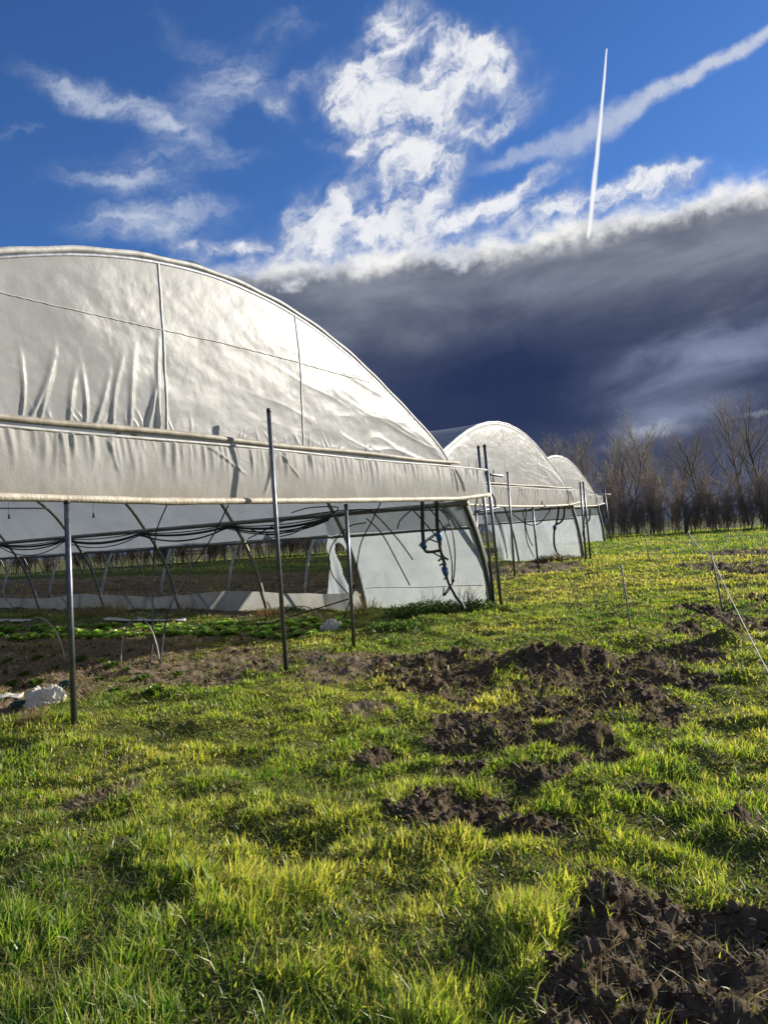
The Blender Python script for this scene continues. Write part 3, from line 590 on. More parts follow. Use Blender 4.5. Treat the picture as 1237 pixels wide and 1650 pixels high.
# pole 2 stands just in front of the curtain
b2 = at(462, 1095, 9.72); b2[2] = hz(b2[0], b2[1]); pole(b2, at(432.5, 658, 9.72), .028, 'dark steel pole rising in front of the curtain above its rail')
b = gp(570, 1042); pole(b, at(557, 812, b[1]), .028, 'grey steel pole beside the white plastic side panel, under the curtain')
pb = at(808, 986, 15.9); pb[2] = hz(pb[0], pb[1]); pole(pb, at(780, 716, 15.9), .034, 'right one of the two close tall poles at the near greenhouse corner')
pc_ = at(797, 988, 15.75); pc_[2] = hz(pc_[0], pc_[1]); pole(pc_, at(770, 718, 15.75), .032, 'left one of the two close tall poles at the near greenhouse corner')
b = gp(829, 931); pole(b, at(817, 760, b[1]), .034, 'tall thin pole just right of the double poles')
b = gp(867, 916); pole(b, at(857, 812, b[1]), .036, 'grey pole under the curtain of the middle greenhouse')
for (px, py, qx, qy, lb) in [(944, 907, 934, 777, 'left of two tall poles at the corner of the middle greenhouse'), (951, 902, 939, 776, 'right of two tall poles at the corner of the middle greenhouse'), (984, 872, 973, 788, 'pole at the right corner of the farthest greenhouse')]:
    b = gp(px, py); pole(b, at(qx, qy, b[1]), .04, lb)
b = at(773, 830, 22); b2_ = at(768, 880, 22); b2_[2] = hz(b2_[0], 22); pole(b2_, at(766, 812, 22), .03, 'short pole seen between the near and the middle greenhouse')
# short cross tubes at the pole tops
def bar(a, c, r, label, cat='tube', name='cross_tube', m='hoop', group=None):
    a = np.asarray(a, float); o = MB().tube([np.asarray(p, float) for p in (a, (a+np.asarray(c))/2, c)], r, 8).build(name, M[m], origin=a); tag(o, label, cat, group); return o
bar(at(772, 762, 15.84), at(809, 767, 16.2), .03, 'short horizontal tube clamped across the double poles')
bar(at(765, 825, 15.84), at(803, 818, 17.2), .03, 'lower horizontal tube joining the double poles', m='galv')
bar(at(957, 796, 49), at(983, 797, 49), .05, 'pale tube end sticking out of the farthest greenhouse', m='white')
o = MB(); o.tube(smoothpath([at(786, 796, 15.9), at(793, 797, 15.95), at(797, 806, 16), at(798, 818, 16)], 6), .02, 6); tag(o.build('bent_tube', M['black'], origin=at(786, 796, 15.9)), 'black bent crank tube beside the double poles', 'tube')

# ------------------------------------------------------------------ hoses and pipes
def hose(pts, r, label, name='irrigation_hose', m='black', k=6, group=None, cat='hose'):
    P = smoothpath(pts, k); o = MB().tube(P, r, 7).build(name, M[m], origin=P[0]); tag(o, label, cat, group); return o
SW = np.array([GD[0], GD[1], 0.])                      # normal of the side wall
def sw(px, py, off): return on_plane(px, py, C1+GD*off, SW)      # a point in a plane parallel to the side wall
hb_s = 1.12
def swag(t0, t1, sag, z=2.10, off=hb_s+.03): return [C1+GD*off+AX*(t0+(t1-t0)*k/8)+np.array([0, 0, z-sag*4*(k/8)*(1-k/8)]) for k in range(9)]
hp = [0]+tp1
for j, (dz, sg, lb) in enumerate([(0, .14, 'thick black hose bundle slung along the beam, upper strand'), (-.02, .20, 'black hose slung along the beam, middle strand'), (-.05, .26, 'black hose slung along the beam, lowest strand'), (.03, .08, 'black hose running almost straight along the beam')]):
    pts = []
    for k in range(len(hp)-1):
        if hp[k] < 2: continue
        pts += swag(hp[k], hp[k+1], sg*(.7+.6*random.random()), 2.10+dz, hb_s+.06+.02*j)[:-1]
    hose(pts, [.030, .02, .014, .014][j], lb, k=2, group='black hoses slung under the near greenhouse beam')
Hs = [([(545, 833), (570, 822), (600, 826), (640, 868), (665, 902)], 'black hose end curving right under the beam, upper one'), ([(590, 835), (615, 860), (640, 905), (660, 943)], 'black hose end hanging diagonally in front of the side panel'),
      ([(590, 842), (560, 850), (532, 885), (535, 925), (560, 956)], 'looped black hose hanging left of the side panel'), ([(614, 808), (600, 838), (580, 880), (570, 950), (556, 990), (558, 1010), (570, 1030)], 'long black hose hanging down past the middle pole'),
      ([(665, 822), (680, 838), (706, 868)], 'short black hose end left of the manifold'), ([(700, 815), (722, 836), (732, 880), (730, 935), (715, 960), (715, 946)], 'large black hose arc right of the manifold'),
      ([(688, 815), (714, 850), (727, 900), (728, 940)], 'inner black hose arc right of the manifold'), ([(711, 820), (725, 832), (738, 853)], 'short black hose end near the corner post'),
      ([(400, 868), (420, 858), (470, 835), (560, 822), (650, 822), (700, 822)], 'black hose sagging under the beam near the middle'), ([(400, 852), (440, 862), (500, 845), (545, 830), (600, 822)], 'second black hose sagging near the middle'),
      ([(438, 866), (470, 860), (520, 836), (545, 818), (500, 818), (470, 826)], 'black hose looping behind the middle pole'), ([(640, 852), (645, 838), (662, 822)], 'tiny black hose bend under the beam')]
for i, (pp, lb) in enumerate(Hs): hose([sw(x, y, hb_s+.16+.03*(i % 4)) for x, y in pp], .013, lb)
hose([sw(270, 812, 3.2)+0, sw(252, 858, 3.1), sw(247, 920, 3.0), at(246, 1000, 12.8), at(245, 1050, 11.6), at(232, 1114, 9.55)], .014, 'dark hose hanging to the bed, leftmost of the crossing pair', name='hanging_hose')
hose([sw(368, 814, 3.2), sw(345, 860, 3.1), sw(310, 915, 3.0), at(282, 960, 12.9), at(266, 1010, 12.0), at(258, 1076, 10.8)], .014, 'dark hose hanging to the bed, the crossing one that starts farther right', name='hanging_hose')
hose([at(562, 965, 13.6), at(530, 975, 13.8), at(480, 990, 14), at(440, 1003, 13.6), at(405, 1006, 13.4)], .012, 'dark stick-like hose lying toward the lettuces', name='lying_hose')
# manifold
mz = lambda px, py: sw(px, py, hb_s+.34)
mb = mz(742, 972); mb[2] = hz(mb[0], mb[1]); man = empty('irrigation_manifold', mb); tag(man, 'black water manifold with blue fittings hanging beside the greenhouse corner', 'manifold')
def mp(name, pts, r, m, k=5, parent=man): P = loc(smoothpath(pts, k), mb); return MB().tube(P, r, 10).build(name, M[m], parent)
mp('supply_pipe', [mz(680, 800), mz(680.5, 850), mz(682, 875)], .036, 'black'); mp('supply_pipe', [mz(703, 800), mz(704, 845), mz(706, 860)], .036, 'black')
mp('elbow_pipe', [mz(683, 884), mz(687, 889), mz(697, 889), mz(708, 887)], .030, 'brass'); mp('tee_body', [mz(708, 870), mz(709, 882), mz(713, 898)], [.036]*11, 'brass')
mp('fitting', [mz(680, 873), mz(682, 878), mz(684, 885)], [.03, .05, .058, .06, .06, .058, .06, .06, .055, .05, .035], 'blue'); mp('fitting', [mz(705, 858), mz(707, 864), mz(708, 872)], [.03, .05, .058, .06, .06, .058, .06, .06, .055, .05, .035], 'blue')
mp('valve_body', [mz(712, 896), mz(715, 905), mz(716, 914)], [.03, .034, .038, .038, .03, .03, .036, .04, .04, .034, .03], 'brass'); mp('valve_lever', [mz(706, 904), mz(714, 898), mz(722, 902)], .018, 'black'); mp('valve_lever', [mz(708, 911), mz(714, 908)], .016, 'black')
mp('branch_stub', [mz(692, 869), mz(706, 874)], .014, 'black'); mp('branch_stub', [mz(698, 891), mz(711, 898)], .014, 'black'); mp('fitting', [mz(714, 913), mz(717, 920), mz(719, 929)], [.03, .05, .058, .06, .06, .058, .06, .06, .05, .04, .03], 'blue')
mp('outlet_pipe', [mz(719, 928), mz(724, 942), mz(735, 962), mz(744, 974), mz(748, 982)], .030, 'black'); mp('branch_stub', [mz(718, 930), mz(715, 934)], .014, 'black'); mp('drip_hose', [mz(732, 935), mz(722, 948), mz(715, 958)], .012, 'black')
# manifold and hose loops of the middle and far greenhouses
def sw2(px, py, C, off): return on_plane(px, py, C+GD*off, SW)
def manifold(C, off, pts_a, pts_b, outlet, label, r):
    q = lambda p: sw2(p[0], p[1], C, off); b = q(outlet[-1]); root = empty('irrigation_manifold', b); tag(root, label, 'manifold')
    MB().tube(loc(smoothpath([q(p) for p in pts_a], 5), b), r, 7).build('supply_pipe', M['black'], root); MB().tube(loc(smoothpath([q(p) for p in pts_b], 5), b), r, 7).build('supply_pipe', M['black'], root)
    MB().tube(loc(smoothpath([q(p) for p in outlet], 5), b), r*1.05, 7).build('outlet_pipe', M['black'], root)
    m = MB(); c = q(pts_a[-1]); m.tube(loc([c+np.array([0, 0, .1]), c+np.array([0, 0, .05]), c-np.array([0, 0, .05]), c-np.array([0, 0, .12])], b), [r, r*1.9, r*1.9, r], 8); m.build('fitting', M['blue'], root)
manifold(CS[1], 1.4, [(900, 806), (899, 825), (896, 842), (893, 850)], [(909, 804), (908, 832), (902, 842), (895, 845)], [(893, 850), (892, 865), (893, 880), (898, 892), (906, 898)], 'black water manifold hanging from the beam of the middle greenhouse', .04)
manifold(CS[2], 1.4, [(942, 822), (941, 835), (940, 848)], [(950, 820), (949, 836), (943, 844)], [(940, 848), (939, 862), (943, 870)], 'small dark water manifold on the farthest greenhouse', .05)
for pp, lb in [([(842, 825), (845, 845), (848, 870), (855, 888), (860, 898)], 'black hose tail hanging under the middle greenhouse beam'), ([(848, 822), (846, 845), (851, 865), (858, 880)], 'inner black hose tail under the middle greenhouse beam'), ([(852, 822), (870, 812), (886, 818), (870, 842), (850, 845), (825, 828)], 'loose coil of black hose on the middle greenhouse beam'),
               ([(844, 822), (852, 814), (872, 818), (886, 822)], 'black hose resting along the middle greenhouse beam'), ([(796, 826), (806, 850), (814, 880), (817, 900)], 'black hose hanging at the left of the middle greenhouse panel')]:
    hose([sw2(x, y, CS[1], 1.35) for x, y in pp], .022, lb)

# weights on strings under the roof
for px, py, lb in [(15, 832, 'small weight on a string, leftmost under the plastic'), (151, 830, 'small weight on a string right of the near pole')]:
    b = sw(px, py, 3.4); root = empty('string_weight', b); tag(root, lb, 'weight', 'weights hanging on strings under the roof')
    MB().tube([np.array([0, 0, .05]), np.array([0, 0, .55])], .004, 5).build('string', M['black'], root); MB().tube([np.array([0, 0, -.06]), np.array([0, 0, -.05]), np.array([0, 0, -.02]), np.array([0, 0, -.015]), np.array([0, 0, .04]), np.array([0, 0, .05])], [.03, .032, .03, .02, .022, .01], 8).build('bob', M['brass'], root)
bar(sw(-40, 819, 3.4), sw(76, 819, 3.4), .02, 'pale horizontal tube inside under the roof at the left', m='white')

# wire hoops over the bed
def hoopw(a, c, top, label, r=.006, m='wire'):
    a = np.asarray(a); c = np.asarray(c); a[2] = hz(a[0], a[1])-.05; c[2] = hz(c[0], c[1])-.05; pts = [a+(c-a)*(.5-.5*math.cos(math.pi*k/14))+np.array([0, 0, top*math.sin(math.pi*k/14)]) for k in range(15)]
    o = MB().tube(pts, r, 6).build('wire_hoop', M[m], origin=a); tag(o, label, 'wire hoop', 'thin wire hoops over the beds')
hoopw(G(195, 1068), G(258, 1072), .74, 'pale thin wire hoop beside the crossing hoses', .011); hoopw(G(40, 1030), G(105, 1068), .62, 'grey wire hoop left of the nearest pole', .012); hoopw(G(448, 1000), G(520, 1000), .38, 'small pale wire hoop behind the dark pole', .011)

# ------------------------------------------------------------------ soft things on the ground
def blob(c, rx, ry, rz, seed, name, m, label, cat, fold=.22, rot=0.):
    nu, nv = 200, 110; U, V = np.meshgrid(np.linspace(0, 2*math.pi, nu, endpoint=False), np.linspace(.02, math.pi-.02, nv))
    D = np.stack([np.cos(U)*np.sin(V), np.sin(U)*np.sin(V), np.cos(V)], -1); rg = np.random.default_rng(seed); f = 1+fold*1.2*(fbm(D[..., 0]*1.5+D[..., 2]+5, D[..., 1]*1.5+5, 2, seed)-.5)
    for k in range(18):
        n_ = rg.normal(0, 1, 3); n_[2] *= .6; n_ /= np.linalg.norm(n_); q = D@n_-rg.uniform(-.8, .8)+.10*np.sin(D[..., 0]*5+D[..., 2]*4+k); f = f-rg.uniform(.06, .16)*np.exp(-(q/rg.uniform(.05, .13))**2)+.03*np.exp(-((q-.1)/.06)**2)
    X = np.cos(U)*np.sin(V)*f*rx; Y = np.sin(U)*np.sin(V)*f*ry; Z = np.maximum(np.cos(V)*f*rz, -.05)+.02; cr, sr = math.cos(rot), math.sin(rot)
    A = np.stack([X*cr-Y*sr, X*sr+Y*cr, Z], -1).reshape(-1, 3); fs = [(i*nu+j, (i+1)*nu+j, (i+1)*nu+(j+1) % nu, i*nu+(j+1) % nu) for i in range(nv-1) for j in range(nu)]
    c = np.array([c[0], c[1], hz(c[0], c[1])]); m_ = MB().add(A+c, fs); m_.f.append(tuple(range(nu-1, -1, -1))); o = m_.build(name, M[m], origin=c); tag(o, label, cat); return o
blob(G(74, 1138), .215, .15, .20, 501, 'fleece_bundle', 'bag', 'crumpled white fleece bundle left of the nearest pole', 'fleece bundle', rot=.2)
blob(G(535, 1010), .24, .16, .17, 521, 'fleece_bundle', 'bag', 'small crumpled white bundle between the two right poles', 'fleece bundle', rot=-.2)
blob(G(95, 1120), .13, .09, .10, 541, 'green_net', 'net', 'dark green net scrap tucked behind the fleece bundle', 'net', .3) if 'net' in M else None
M['net'] = princ('green_net_cloth', (.03, .07, .055), (.05, .11, .09), 30, .7)
blob(G(108, 1112)*1., .12, .09, .09, 541, 'green_net', 'net', 'dark green net scrap tucked behind the fleece bundle', 'net', .3)
blob(G(36, 1140), .12, .08, .05, 551, 'green_net', 'net', 'dark green net scrap in front of the white sheet edge', 'net', .3)
def sheet(px0, px1, label, name='ground_sheet', lift=.02):
    a = G(*px0[0]); b_ = G(*px0[1]); c = G(*px1[0]); d = G(*px1[1]); n = 30; m_ = 10; U, V = np.meshgrid(np.linspace(0, 1, n), np.linspace(0, 1, m_))
    A = (a[None, None]*(1-U[..., None])+b_*U[..., None])*(1-V[..., None])+(c*(1-U[..., None])+d*U[..., None])*V[..., None]
    Z = height(A[..., 0].ravel(), A[..., 1].ravel()).reshape(U.shape); A[..., 2] = np.maximum(Z, np.median(Z))+lift+(fbm(U*6, V*3, 3, 9)-.5)*.05*(1-np.abs(2*V-1))
    mm = MB(); mm.grid(A); o = mm.build(name, M['bag'], origin=A[0, 0]); tag(o, label, 'ground sheet'); md = o.modifiers.new('thickness', 'SOLIDIFY'); md.thickness = .008
sheet([(-120, 1123), (40, 1124)], [(-120, 1136), (34, 1133)], 'flat white sheet lying at the left edge by the fleece bundle')
sheet([(-60, 997), (55, 999)], [(-60, 1003), (50, 1003)], 'narrow white sheet strip at the far left behind the lettuces', lift=.02)
sheet([(165, 1000), (300, 1000)], [(168, 1002), (300, 1003)], 'narrow white sheet strip behind the lettuces in the middle', lift=.02)

# lettuces in three rows
def leaf_rosette(seed, n=26, r=.15, cols=((.08, .18, .03), (.19, .34, .07), (.50, .60, .30)), name='lettuce'):
    rg = np.random.default_rng(seed); V = []; Fs = []; Cc = []
    for i in range(n):
        a = i*2.399+rg.uniform(-.2, .2); k = i/n; tilt = .35+1.0*k; L = r*(.55+.5*k)*rg.uniform(.85, 1.15); w_ = L*.42; d = np.array([math.cos(a), math.sin(a), 0]); p = np.array([-math.sin(a), math.cos(a), 0]); c = pal(np.array([rg.uniform(0, 1)*.7+.3*(1-k)]), cols)[0]
        o = len(V); 
        for u in range(6):
            t = u/5; rad = L*t; c0 = d*math.sin(tilt)*rad+np.array([0, 0, math.cos(tilt)*rad+.01-(.25*L*t**3)*k]); ww = w_*math.sin(min(1., t*1.15+.12)*math.pi*.62)*(1 if t < .99 else .55)
            for v_ in (-1, 0, 1): V.append(c0+p*ww*v_+np.array([0, 0, (abs(v_)*.25-.1)*ww+rg.uniform(-.012, .012)])); Cc.append((*c, 1))
        for u in range(5):
            for v_ in range(2): q = o+u*3+v_; Fs.append((q, q+1, q+4, q+3))
    me = bpy.data.meshes.new(name); me.from_pydata([tuple(p) for p in V], [], Fs); at_ = me.attributes.new('tint', 'FLOAT_COLOR', 'POINT'); at_.data.foreach_set('color', np.array(Cc, np.float32).ravel())
    me.materials.append(M['leaf']); me.polygons.foreach_set('use_smooth', [True]*len(me.polygons)); return me
lets = [leaf_rosette(s) for s in (1, 2, 3, 4)]
def put(me, name, x, y, sc_, rot, label, cat, group, dz=0):
    o = bpy.data.objects.new(name, me); COL.objects.link(o); o.location = (x, y, hz(x, y)+dz); o.rotation_euler = (random.uniform(-.1, .1), random.uniform(-.1, .1), rot); o.scale = (sc_,)*3; tag(o, label, cat, group); return o
la, lb_ = G(-60, 1030), G(530, 1020); dl = lb_-la; ln = np.linalg.norm(dl[:2]); dn_ = np.array([-dl[1], dl[0], 0])/ln
for row in range(4):
    k = 0.
    while k < ln:
        p = la+dl*(k/ln)+dn_*(row*.52-.1)+np.array([random.uniform(-.06, .06), random.uniform(-.06, .06), 0]); k += random.uniform(.24, .36)
        if random.random() < .93: put(lets[random.randrange(4)], 'lettuce', p[0], p[1], random.uniform(.85, 1.45), random.uniform(0, 6), 'leafy green lettuce in the planted row under the greenhouse', 'lettuce', 'lettuces in the planted rows')
weed = [leaf_rosette(s, 14, .12, ((.03, .07, .015), (.06, .12, .02), (.14, .17, .05)), 'weed') for s in (11, 12)]
for px, py in [(130, 1072), (165, 1075), (205, 1090), (40, 1085), (20, 1100), (230, 1095), (160, 1095), (60, 1070), (285, 1090), (320, 1062), (185, 1110), (60, 1100), (250, 1120), (180, 1078), (300, 1110), (15, 1075), (90, 1082)]:
    p = G(px, py); put(random.choice(weed), 'weed', p[0], p[1], random.uniform(.7, 1.3), random.uniform(0, 6), 'low green weed on the bare bed left of the dark pole', 'weed', 'weeds on the bare bed')

# clumps of leaves, bramble, dry tufts
def leafy(name, c, rx, ry, rz, n, cols, label, cat, ls=.05, seed=0, m='leaf'):
    rg = np.random.default_rng(seed); u = rg.normal(0, 1, (n, 3)); u /= np.linalg.norm(u, axis=1)[:, None]; u *= (rg.uniform(.2, 1, n)**.5)[:, None]; u[:, 2] = np.abs(u[:, 2])
    lump = .7+.6*fbm(u[:, 0]*3+seed, u[:, 1]*3, 2, seed); P = np.stack([c[0]+u[:, 0]*rx, c[1]+u[:, 1]*ry], -1); z = height(P[:, 0], P[:, 1])+u[:, 2]*rz*lump
    a = rg.normal(0, 1, (n, 3)); a /= np.linalg.norm(a, axis=1)[:, None]; b = np.cross(a, rg.normal(0, 1, (n, 3))); b /= np.linalg.norm(b, axis=1)[:, None]; L = ls*rg.uniform(.5, 1.3, n)[:, None]
    p = np.concatenate([P, z[:, None]], 1); V = np.stack([p, p+a*L*.5+b*L*.3, p+a*L, p+a*L*.5-b*L*.3], 1).reshape(-1, 3)-np.array([c[0], c[1], 0]); k = np.arange(n)*4; Lp = np.stack([k, k+1, k+2, k+3], -1).ravel()
    C = np.repeat(np.concatenate([pal(rg.uniform(0, 1, n), cols), np.ones((n, 1))], 1), 4, 0)
    o = big_mesh(name, V, Lp, np.arange(n)*4, np.full(n, 4), M[m], {'tint': ('FLOAT_COLOR', C)}, False); o.location = (c[0], c[1], 0); tag(o, label, cat); return o
gcols = ((.02, .05, .01), (.04, .10, .015), (.09, .16, .03), (.16, .20, .07))
leafy('bramble', G(690, 990), .95, .5, .30, 4500, gcols, 'low leafy bramble at the foot of the white side panel', 'bramble', .05, 1); leafy('bramble', G(765, 985), .5, .4, .22, 1800, gcols, 'bramble patch round the corner post foot', 'bramble', .045, 2)
leafy('bramble', G(640, 1018), .7, .35, .16, 2000, gcols, 'dark weed mound just right of the middle pole', 'bramble', .045, 3); leafy('bramble', G(450, 985), .9, .3, .12, 1500, gcols, 'green weeds along the plastic skirt behind the dark pole', 'bramble', .04, 4)
def tuft(c, n, h, spread, label, cols=((.20, .14, .07), (.34, .26, .15), (.48, .39, .25)), name='dry_grass_tuft', w_=.006):
    x = c[0]+rng.normal(0, spread, n); y = c[1]+rng.normal(0, spread*.7, n); z = height(x, y); az = np.arctan2(y-c[1], x-c[0]); o = blades(name, x-c[0], y-c[1], z, rng.uniform(.5, 1.1, n)*h, np.full(n, w_), az, np.abs(rng.normal(.35, .25, n)), pal(rng.uniform(0, 1, n), cols), M['straw'], .5)
    o.location = (c[0], c[1], 0); tag(o, label, 'grass tuft')
tuft(G(185, 992), 260, .5, .14, 'tall pale dry grass tuft at a hoop foot by the skirt', w_=.008); tuft(G(140, 995), 200, .36, .16, 'pale dry grass tuft just right of the nearest pole', w_=.008); tuft(G(60, 993), 140, .36, .10, 'dry grass tuft at the leftmost hoop foot', w_=.008)
tuft(G(432, 992), 120, .30, .12, 'reddish dry weed at the hoop foot by the dark pole', ((.16, .08, .05), (.28, .16, .10), (.34, .22, .15)), w_=.008); tuft(G(592, 985), 160, .3, .14, 'dry weeds at the hoop foot left of the white panel', w_=.008); tuft(G(55, 1170), 260, .13, .07, 'dead grass clump in front of the fleece bundle', ((.12, .08, .045), (.24, .17, .10), (.34, .25, .16)), w_=.004)
tuft(G(292, 990), 120, .22, .16, 'thin dry weeds at the foot of a hoop under the hoses', w_=.007); tuft(G(510, 995), 120, .2, .25, 'sparse dry weeds by the torn plastic opening', w_=.007); tuft(G(1046, 905), 160, .18, .035, 'dark dry tuft round the foot of a grey stake', ((.08, .07, .04), (.14, .12, .06)), w_=.012)
def twigs(c, n, h, label):
    m = MB()
    for i in range(n):
        a = random.uniform(0, 6.28); L = h*random.uniform(.5, 1); le = random.uniform(.1, .7); p = np.array([random.uniform(-.2, .2), random.uniform(-.15, .15), 0]); d = np.array([math.cos(a)*math.sin(le), math.sin(a)*math.sin(le), math.cos(le)])
        q = p+d*L*.6; e = q+(d+np.array([random.uniform(-.4, .4), random.uniform(-.4, .4), -.1]))*L*.4; m.tube([p, q, e], [.006, .004, .002], 4, False)
        for _ in range(2): s_ = p+d*L*random.uniform(.3, .6); m.tube([s_, s_+np.array([random.uniform(-.15, .15), random.uniform(-.15, .15), random.uniform(.02, .16)])], [.003, .0015], 4, False)
    c = np.array([c[0], c[1], hz(c[0], c[1])]); m.v = [tuple(np.array(v)+c) for v in m.v]; o = m.build('dry_weed', M['twig'], origin=c); tag(o, label, 'dry weed')
twigs(G(752, 985), 26, .75, 'bare reddish weed stems beside the corner post'); twigs(G(690, 985), 10, .55, 'arching bare bramble stems before the white panel'); twigs(G(895, 905), 30, .5, 'dry weed stems at the foot of the middle greenhouse manifold'); twigs(G(300, 985), 14, .4, 'bare weed stems by the hoop under the hoses')
leafy('dry_weed', G(900, 905), 1.3, .35, .22, 2200, ((.08, .05, .035), (.16, .10, .07), (.10, .12, .04)), 'brown dead weed heap at the middle greenhouse foot', 'dry weed', .06, 7)

# ------------------------------------------------------------------ stakes and cord
def stake(b, t, r, label):
    b = np.asarray(b, float); root = empty('stake', b); tag(root, label, 'stake', 'thin grey stakes in the grass'); MB().tube([np.array([0, 0, -.1]), (t-b)*.5, (t-b)], [r, r, r*.85], 7).build('shaft', M['stake'], root)
    MB().tube([(t-b)*.93, (t-b)*.955, (t-b)*.98], [r*1.5, r*1.7, r*1.4], 7).build('clip', M['cord'], root)
ST = [((1017, 1020), (1000, 910), .016, 'thin grey stake standing alone in the middle of the grass'), ((1164, 985), (1146, 896), .020, 'grey stake that carries the white cord by the soil heaps'), ((1121, 897), (1108, 856), .022, 'pale leaning stake beyond the corded stake'), ((1046, 906), (1038, 859), .022, 'grey stake with a dark tuft at its foot'),
      ((1050, 872), (1040, 850), .025, 'small leaning stake far off near the hedge'), ((1101, 864), (1096, 840), .03, 'farthest thin stake in front of the hedge')]
tops = []
for b, t, r, lb in ST: p = gp(*b); q = at(t[0], t[1], p[1]); tops.append(q); stake(p, q, r*.8, lb)
c0 = tops[1]-np.array([0, 0, .03]); c1 = at(1290, 1185, 5.2)
hose([c0+(c1-c0)*k/6-np.array([0, 0, .05*math.sin(math.pi*k/6)]) for k in range(7)], .0055, 'white cord running from the stake toward the right edge', name='cord', m='cord', cat='cord'); c2 = tops[2]
hose([c2+(c0-c2)*k/6-np.array([0, 0, .10*math.sin(math.pi*k/6)]) for k in range(7)], .007, 'white cord between the two stakes by the soil heaps', name='cord', m='cord', cat='cord')
pp_ = gp(1105, 859); MB_ = MB().tube([pp_-np.array([0, 0, .2]), at(1104.5, 812, pp_[1])], .17, 8); tag(MB_.build('wooden_post', M['bark'], origin=pp_), 'thick dark wooden post in front of the bare hedge', 'post')

# ------------------------------------------------------------------ bare trees and hedge
def bare(seed, H, spread, levels, nb, r0, split=.28, up=.35, name='tree'):
    rg = random.Random(seed); T = MB(); Cn = MB()
    def br(p, d, L, r, lev):
        n = 4 if lev < 2 else 3; pts = [p]; q = p; dd = d
        for i in range(n):
            dd = dd+np.array([rg.gauss(0, .10), rg.gauss(0, .10), rg.gauss(0, .05)+up*.12*(lev > 0)]); dd /= np.linalg.norm(dd); q = q+dd*L/n; pts.append(q)
        rs = [r*(1-.55*i/n) for i in range(n+1)]; (T if lev < 2 else Cn).tube(pts, rs, 6 if lev < 1 else (4 if lev < 2 else 3), False)
        if lev >= levels: return
        k = nb[lev]
        for j in range(k):
            f = split+(1-split)*(j+rg.random())/k; i = min(int(f*n), n-1); s_ = pts[i]+(pts[i+1]-pts[i])*(f*n-i); a = rg.uniform(0, 6.283)
            t = dd if lev else np.array([0, 0, 1.]); u = np.cross(t, [math.cos(a), math.sin(a), .3]); u /= np.linalg.norm(u)+1e-9; ang = rg.uniform(.35, .85)*spread; nd = t*math.cos(ang)+u*math.sin(ang); nd[2] += up*.4; nd /= np.linalg.norm(nd)
            br(s_, nd, L*rg.uniform(.38, .62)*(1.15-.45*f if lev == 0 else .95), max(r*(1-.5*f)*.5, .006), lev+1)
    br(np.zeros(3), np.array([rg.uniform(-.05, .05), rg.uniform(-.05, .05), 1.]), H*.85, r0, 0); return T, Cn
def tree_thing(seed, H, x, y, label, group, name='bare_tree', **k):
    T, Cn = bare(seed, H, **k); z = float(rise(y))-.1; root = empty(name, (x, y, z)); tag(root, label, 'tree' if 'tree' in name else 'shrub', group)
    a = T.build('trunk', M['bark'], root); b_ = Cn.build('crown', M['twigd'] if 'tree' in name else M['twig'], root); return root
def dup(root, x, y, rot, sc_, label=None):
    r = root.copy(); COL.objects.link(r); r.location = (x, y, float(rise(y))-.1); r.rotation_euler = (0, 0, rot); r.scale = (sc_, sc_, sc_*random.uniform(.93, 1.07))
    if label: r['label'] = label
    for ch in list(root.children): c = ch.copy(); COL.objects.link(c); c.parent = r
    return r
TK = dict(spread=.92, levels=4, nb=[13, 8, 6, 3], r0=.17, up=.30)
t1 = tree_thing(31, 12.6, 0, 0, 'x', 'bare winter trees behind the hedge', **TK); t2 = tree_thing(32, 10.5, 0, 0, 'x', 'bare winter trees behind the hedge', **{**TK, 'spread': 1.1}); t3 = tree_thing(33, 8, 0, 0, 'x', 'bare winter trees behind the hedge', **{**TK, 'spread': .9, 'nb': [14, 7, 5, 3], 'r0': .11})
def xat(px, Y): return float(at(px, 830, Y)[0])
TL = [(t1, 1205, 84, .98, 'tallest bare tree, standing near the right edge'), (t2, 1140, 86, .94, 'broad bare tree left of the tallest one'), (t2, 1088, 90, .93, 'rounded bare tree in the middle of the tree row'), (t3, 1025, 70, 1.12, 'pale twiggy bare tree above the hedge, right of the greenhouses'),
      (t3, 1008, 74, 1.0, 'slim pale bare tree beside the twiggy one'), (t2, 900, 96, 1.06, 'dark bare tree behind the middle greenhouse'), (t1, 925, 94, .88, 'dark bare tree directly above the farthest greenhouse'), (t2, 945, 90, .93, 'dark bare tree right above the farthest greenhouse slope'), (t1, 1232, 80, .98, 'bare tree cut by the right edge of the picture'),
      (t2, 1275, 84, 1.05, 'bare tree beyond the right edge'), (t3, 1060, 88, 1.1, 'slim bare tree in the low gap of the tree row'), (t2, 870, 99, .92, 'dark bare tree farthest left, partly behind the middle greenhouse'), (t3, 985, 84, 1.1, 'thin bare tree just right of the farthest greenhouse')]
used = set()
for i, (t, px, Y, s_, lb) in enumerate(TL):
    x = xat(px, Y)
    if id(t) not in used: used.add(id(t)); t.location = (x, Y, float(rise(Y))-.1); t.rotation_euler = (0, 0, i); t.scale = (s_,)*3; t['label'] = lb
    else: dup(t, x, Y, i*1.7, s_, lb)
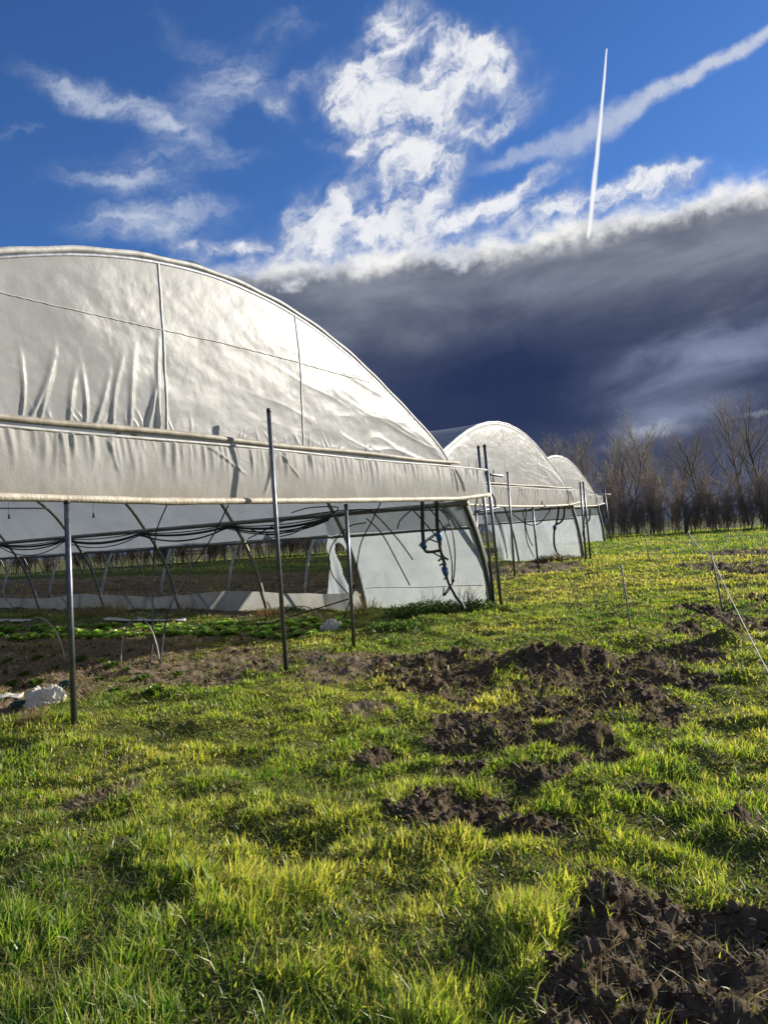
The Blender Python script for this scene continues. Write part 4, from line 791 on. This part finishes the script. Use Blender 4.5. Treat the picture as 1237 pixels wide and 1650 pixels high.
def shrub(seed, H):
    T = MB(); Cn = MB(); rg = random.Random(seed)
    for i in range(6):
        p = np.array([rg.uniform(-.8, .8), rg.uniform(-.5, .5), 0]); h = H*rg.uniform(.55, 1.1); q = p; d = np.array([rg.gauss(0, .16), rg.gauss(0, .16), 1.]); pts = [p]
        for k in range(5): d = d+np.array([rg.gauss(0, .06), rg.gauss(0, .06), 0]); d /= np.linalg.norm(d); q = q+d*h/5; pts.append(q)
        T.tube(pts, [.026, .022, .018, .014, .010, .005], 4, False)
        for j in range(38):
            f = rg.uniform(.10, 1)*4.99; k = int(f); s_ = pts[k]+(pts[k+1]-pts[k])*(f-k); a = rg.uniform(0, 6.28); L = rg.uniform(.5, 1.25)*(1.2-.12*f); an = rg.uniform(.3, .8); dd = np.array([math.cos(a)*math.sin(an), math.sin(a)*math.sin(an), math.cos(an)]); m_ = s_+dd*L*.5; e = m_+(dd+np.array([rg.gauss(0, .2), rg.gauss(0, .2), .25]))*L*.5
            Cn.tube([s_, m_, e], [.012, .008, .003], 3, False)
            for _ in range(6):
                b0 = s_+(m_-s_)*rg.uniform(.4, 1) if rg.random() < .5 else m_+(e-m_)*rg.uniform(0, .9); Cn.tube([b0, b0+np.array([rg.gauss(0, .26), rg.gauss(0, .26), rg.uniform(-.05, .4)])], [.007, .003], 3, False)
    root = empty('bare_shrub', (0, 0, 0)); T.build('trunk', M['bark'], root); Cn.build('crown', M['twig'], root)
    tag(root, 'leafless brown hedge shrub with many upright stems', 'shrub', 'leafless shrubs forming the hedge line'); return root
sh = [shrub(s, 4.3) for s in (61, 62, 63, 64)]; used2 = set(); spots = []
for rowi, dy in enumerate((0, 1.8)):
    px = 952+rowi*9
    while px < 1330: spots.append((px+random.uniform(-4, 4), 60+dy+random.uniform(-.4, .4)-(px-950)*.012, random.uniform(.72, 1.22)*(1.15 if rowi == 1 and px < 1070 else 1))); px += random.uniform(17, 26)
px = -60
while px < 640: spots.append((px, 66+random.uniform(-3, 3), random.uniform(.8, 1.2))); px += random.uniform(9, 15)
px = 640
while px < 950: spots.append((px, 68+random.uniform(-1, 1), random.uniform(.7, .9))); px += random.uniform(24, 34)
for i, (px, Y, s_) in enumerate(spots):
    k = i % 4; x = xat(px, Y)
    if k not in used2: used2.add(k); sh[k].location = (x, Y, float(rise(Y))-.05); sh[k].scale = (s_,)*3
    else: dup(sh[k], x, Y, random.uniform(0, 6), s_)
# white rail fence far behind the tunnels
fb = np.array([xat(245, 66), 66, .5]); fr = empty('rail_fence', fb); tag(fr, 'white rail fence glimpsed far off through the greenhouse hoops', 'fence')
fx = xat(335, 66)-fb[0]
for z in (.75, 1.0, 1.3): MB().box((fx/2, 0, z), (fx/2, 0, 0), (0, .04, 0), (0, 0, .05)).build('rail', M['white'], fr, False)
for k in range(4): MB().box((fx*k/3, .09, .7), (.06, 0, 0), (0, .05, 0), (0, 0, .7)).build('post', M['white'], fr, False)
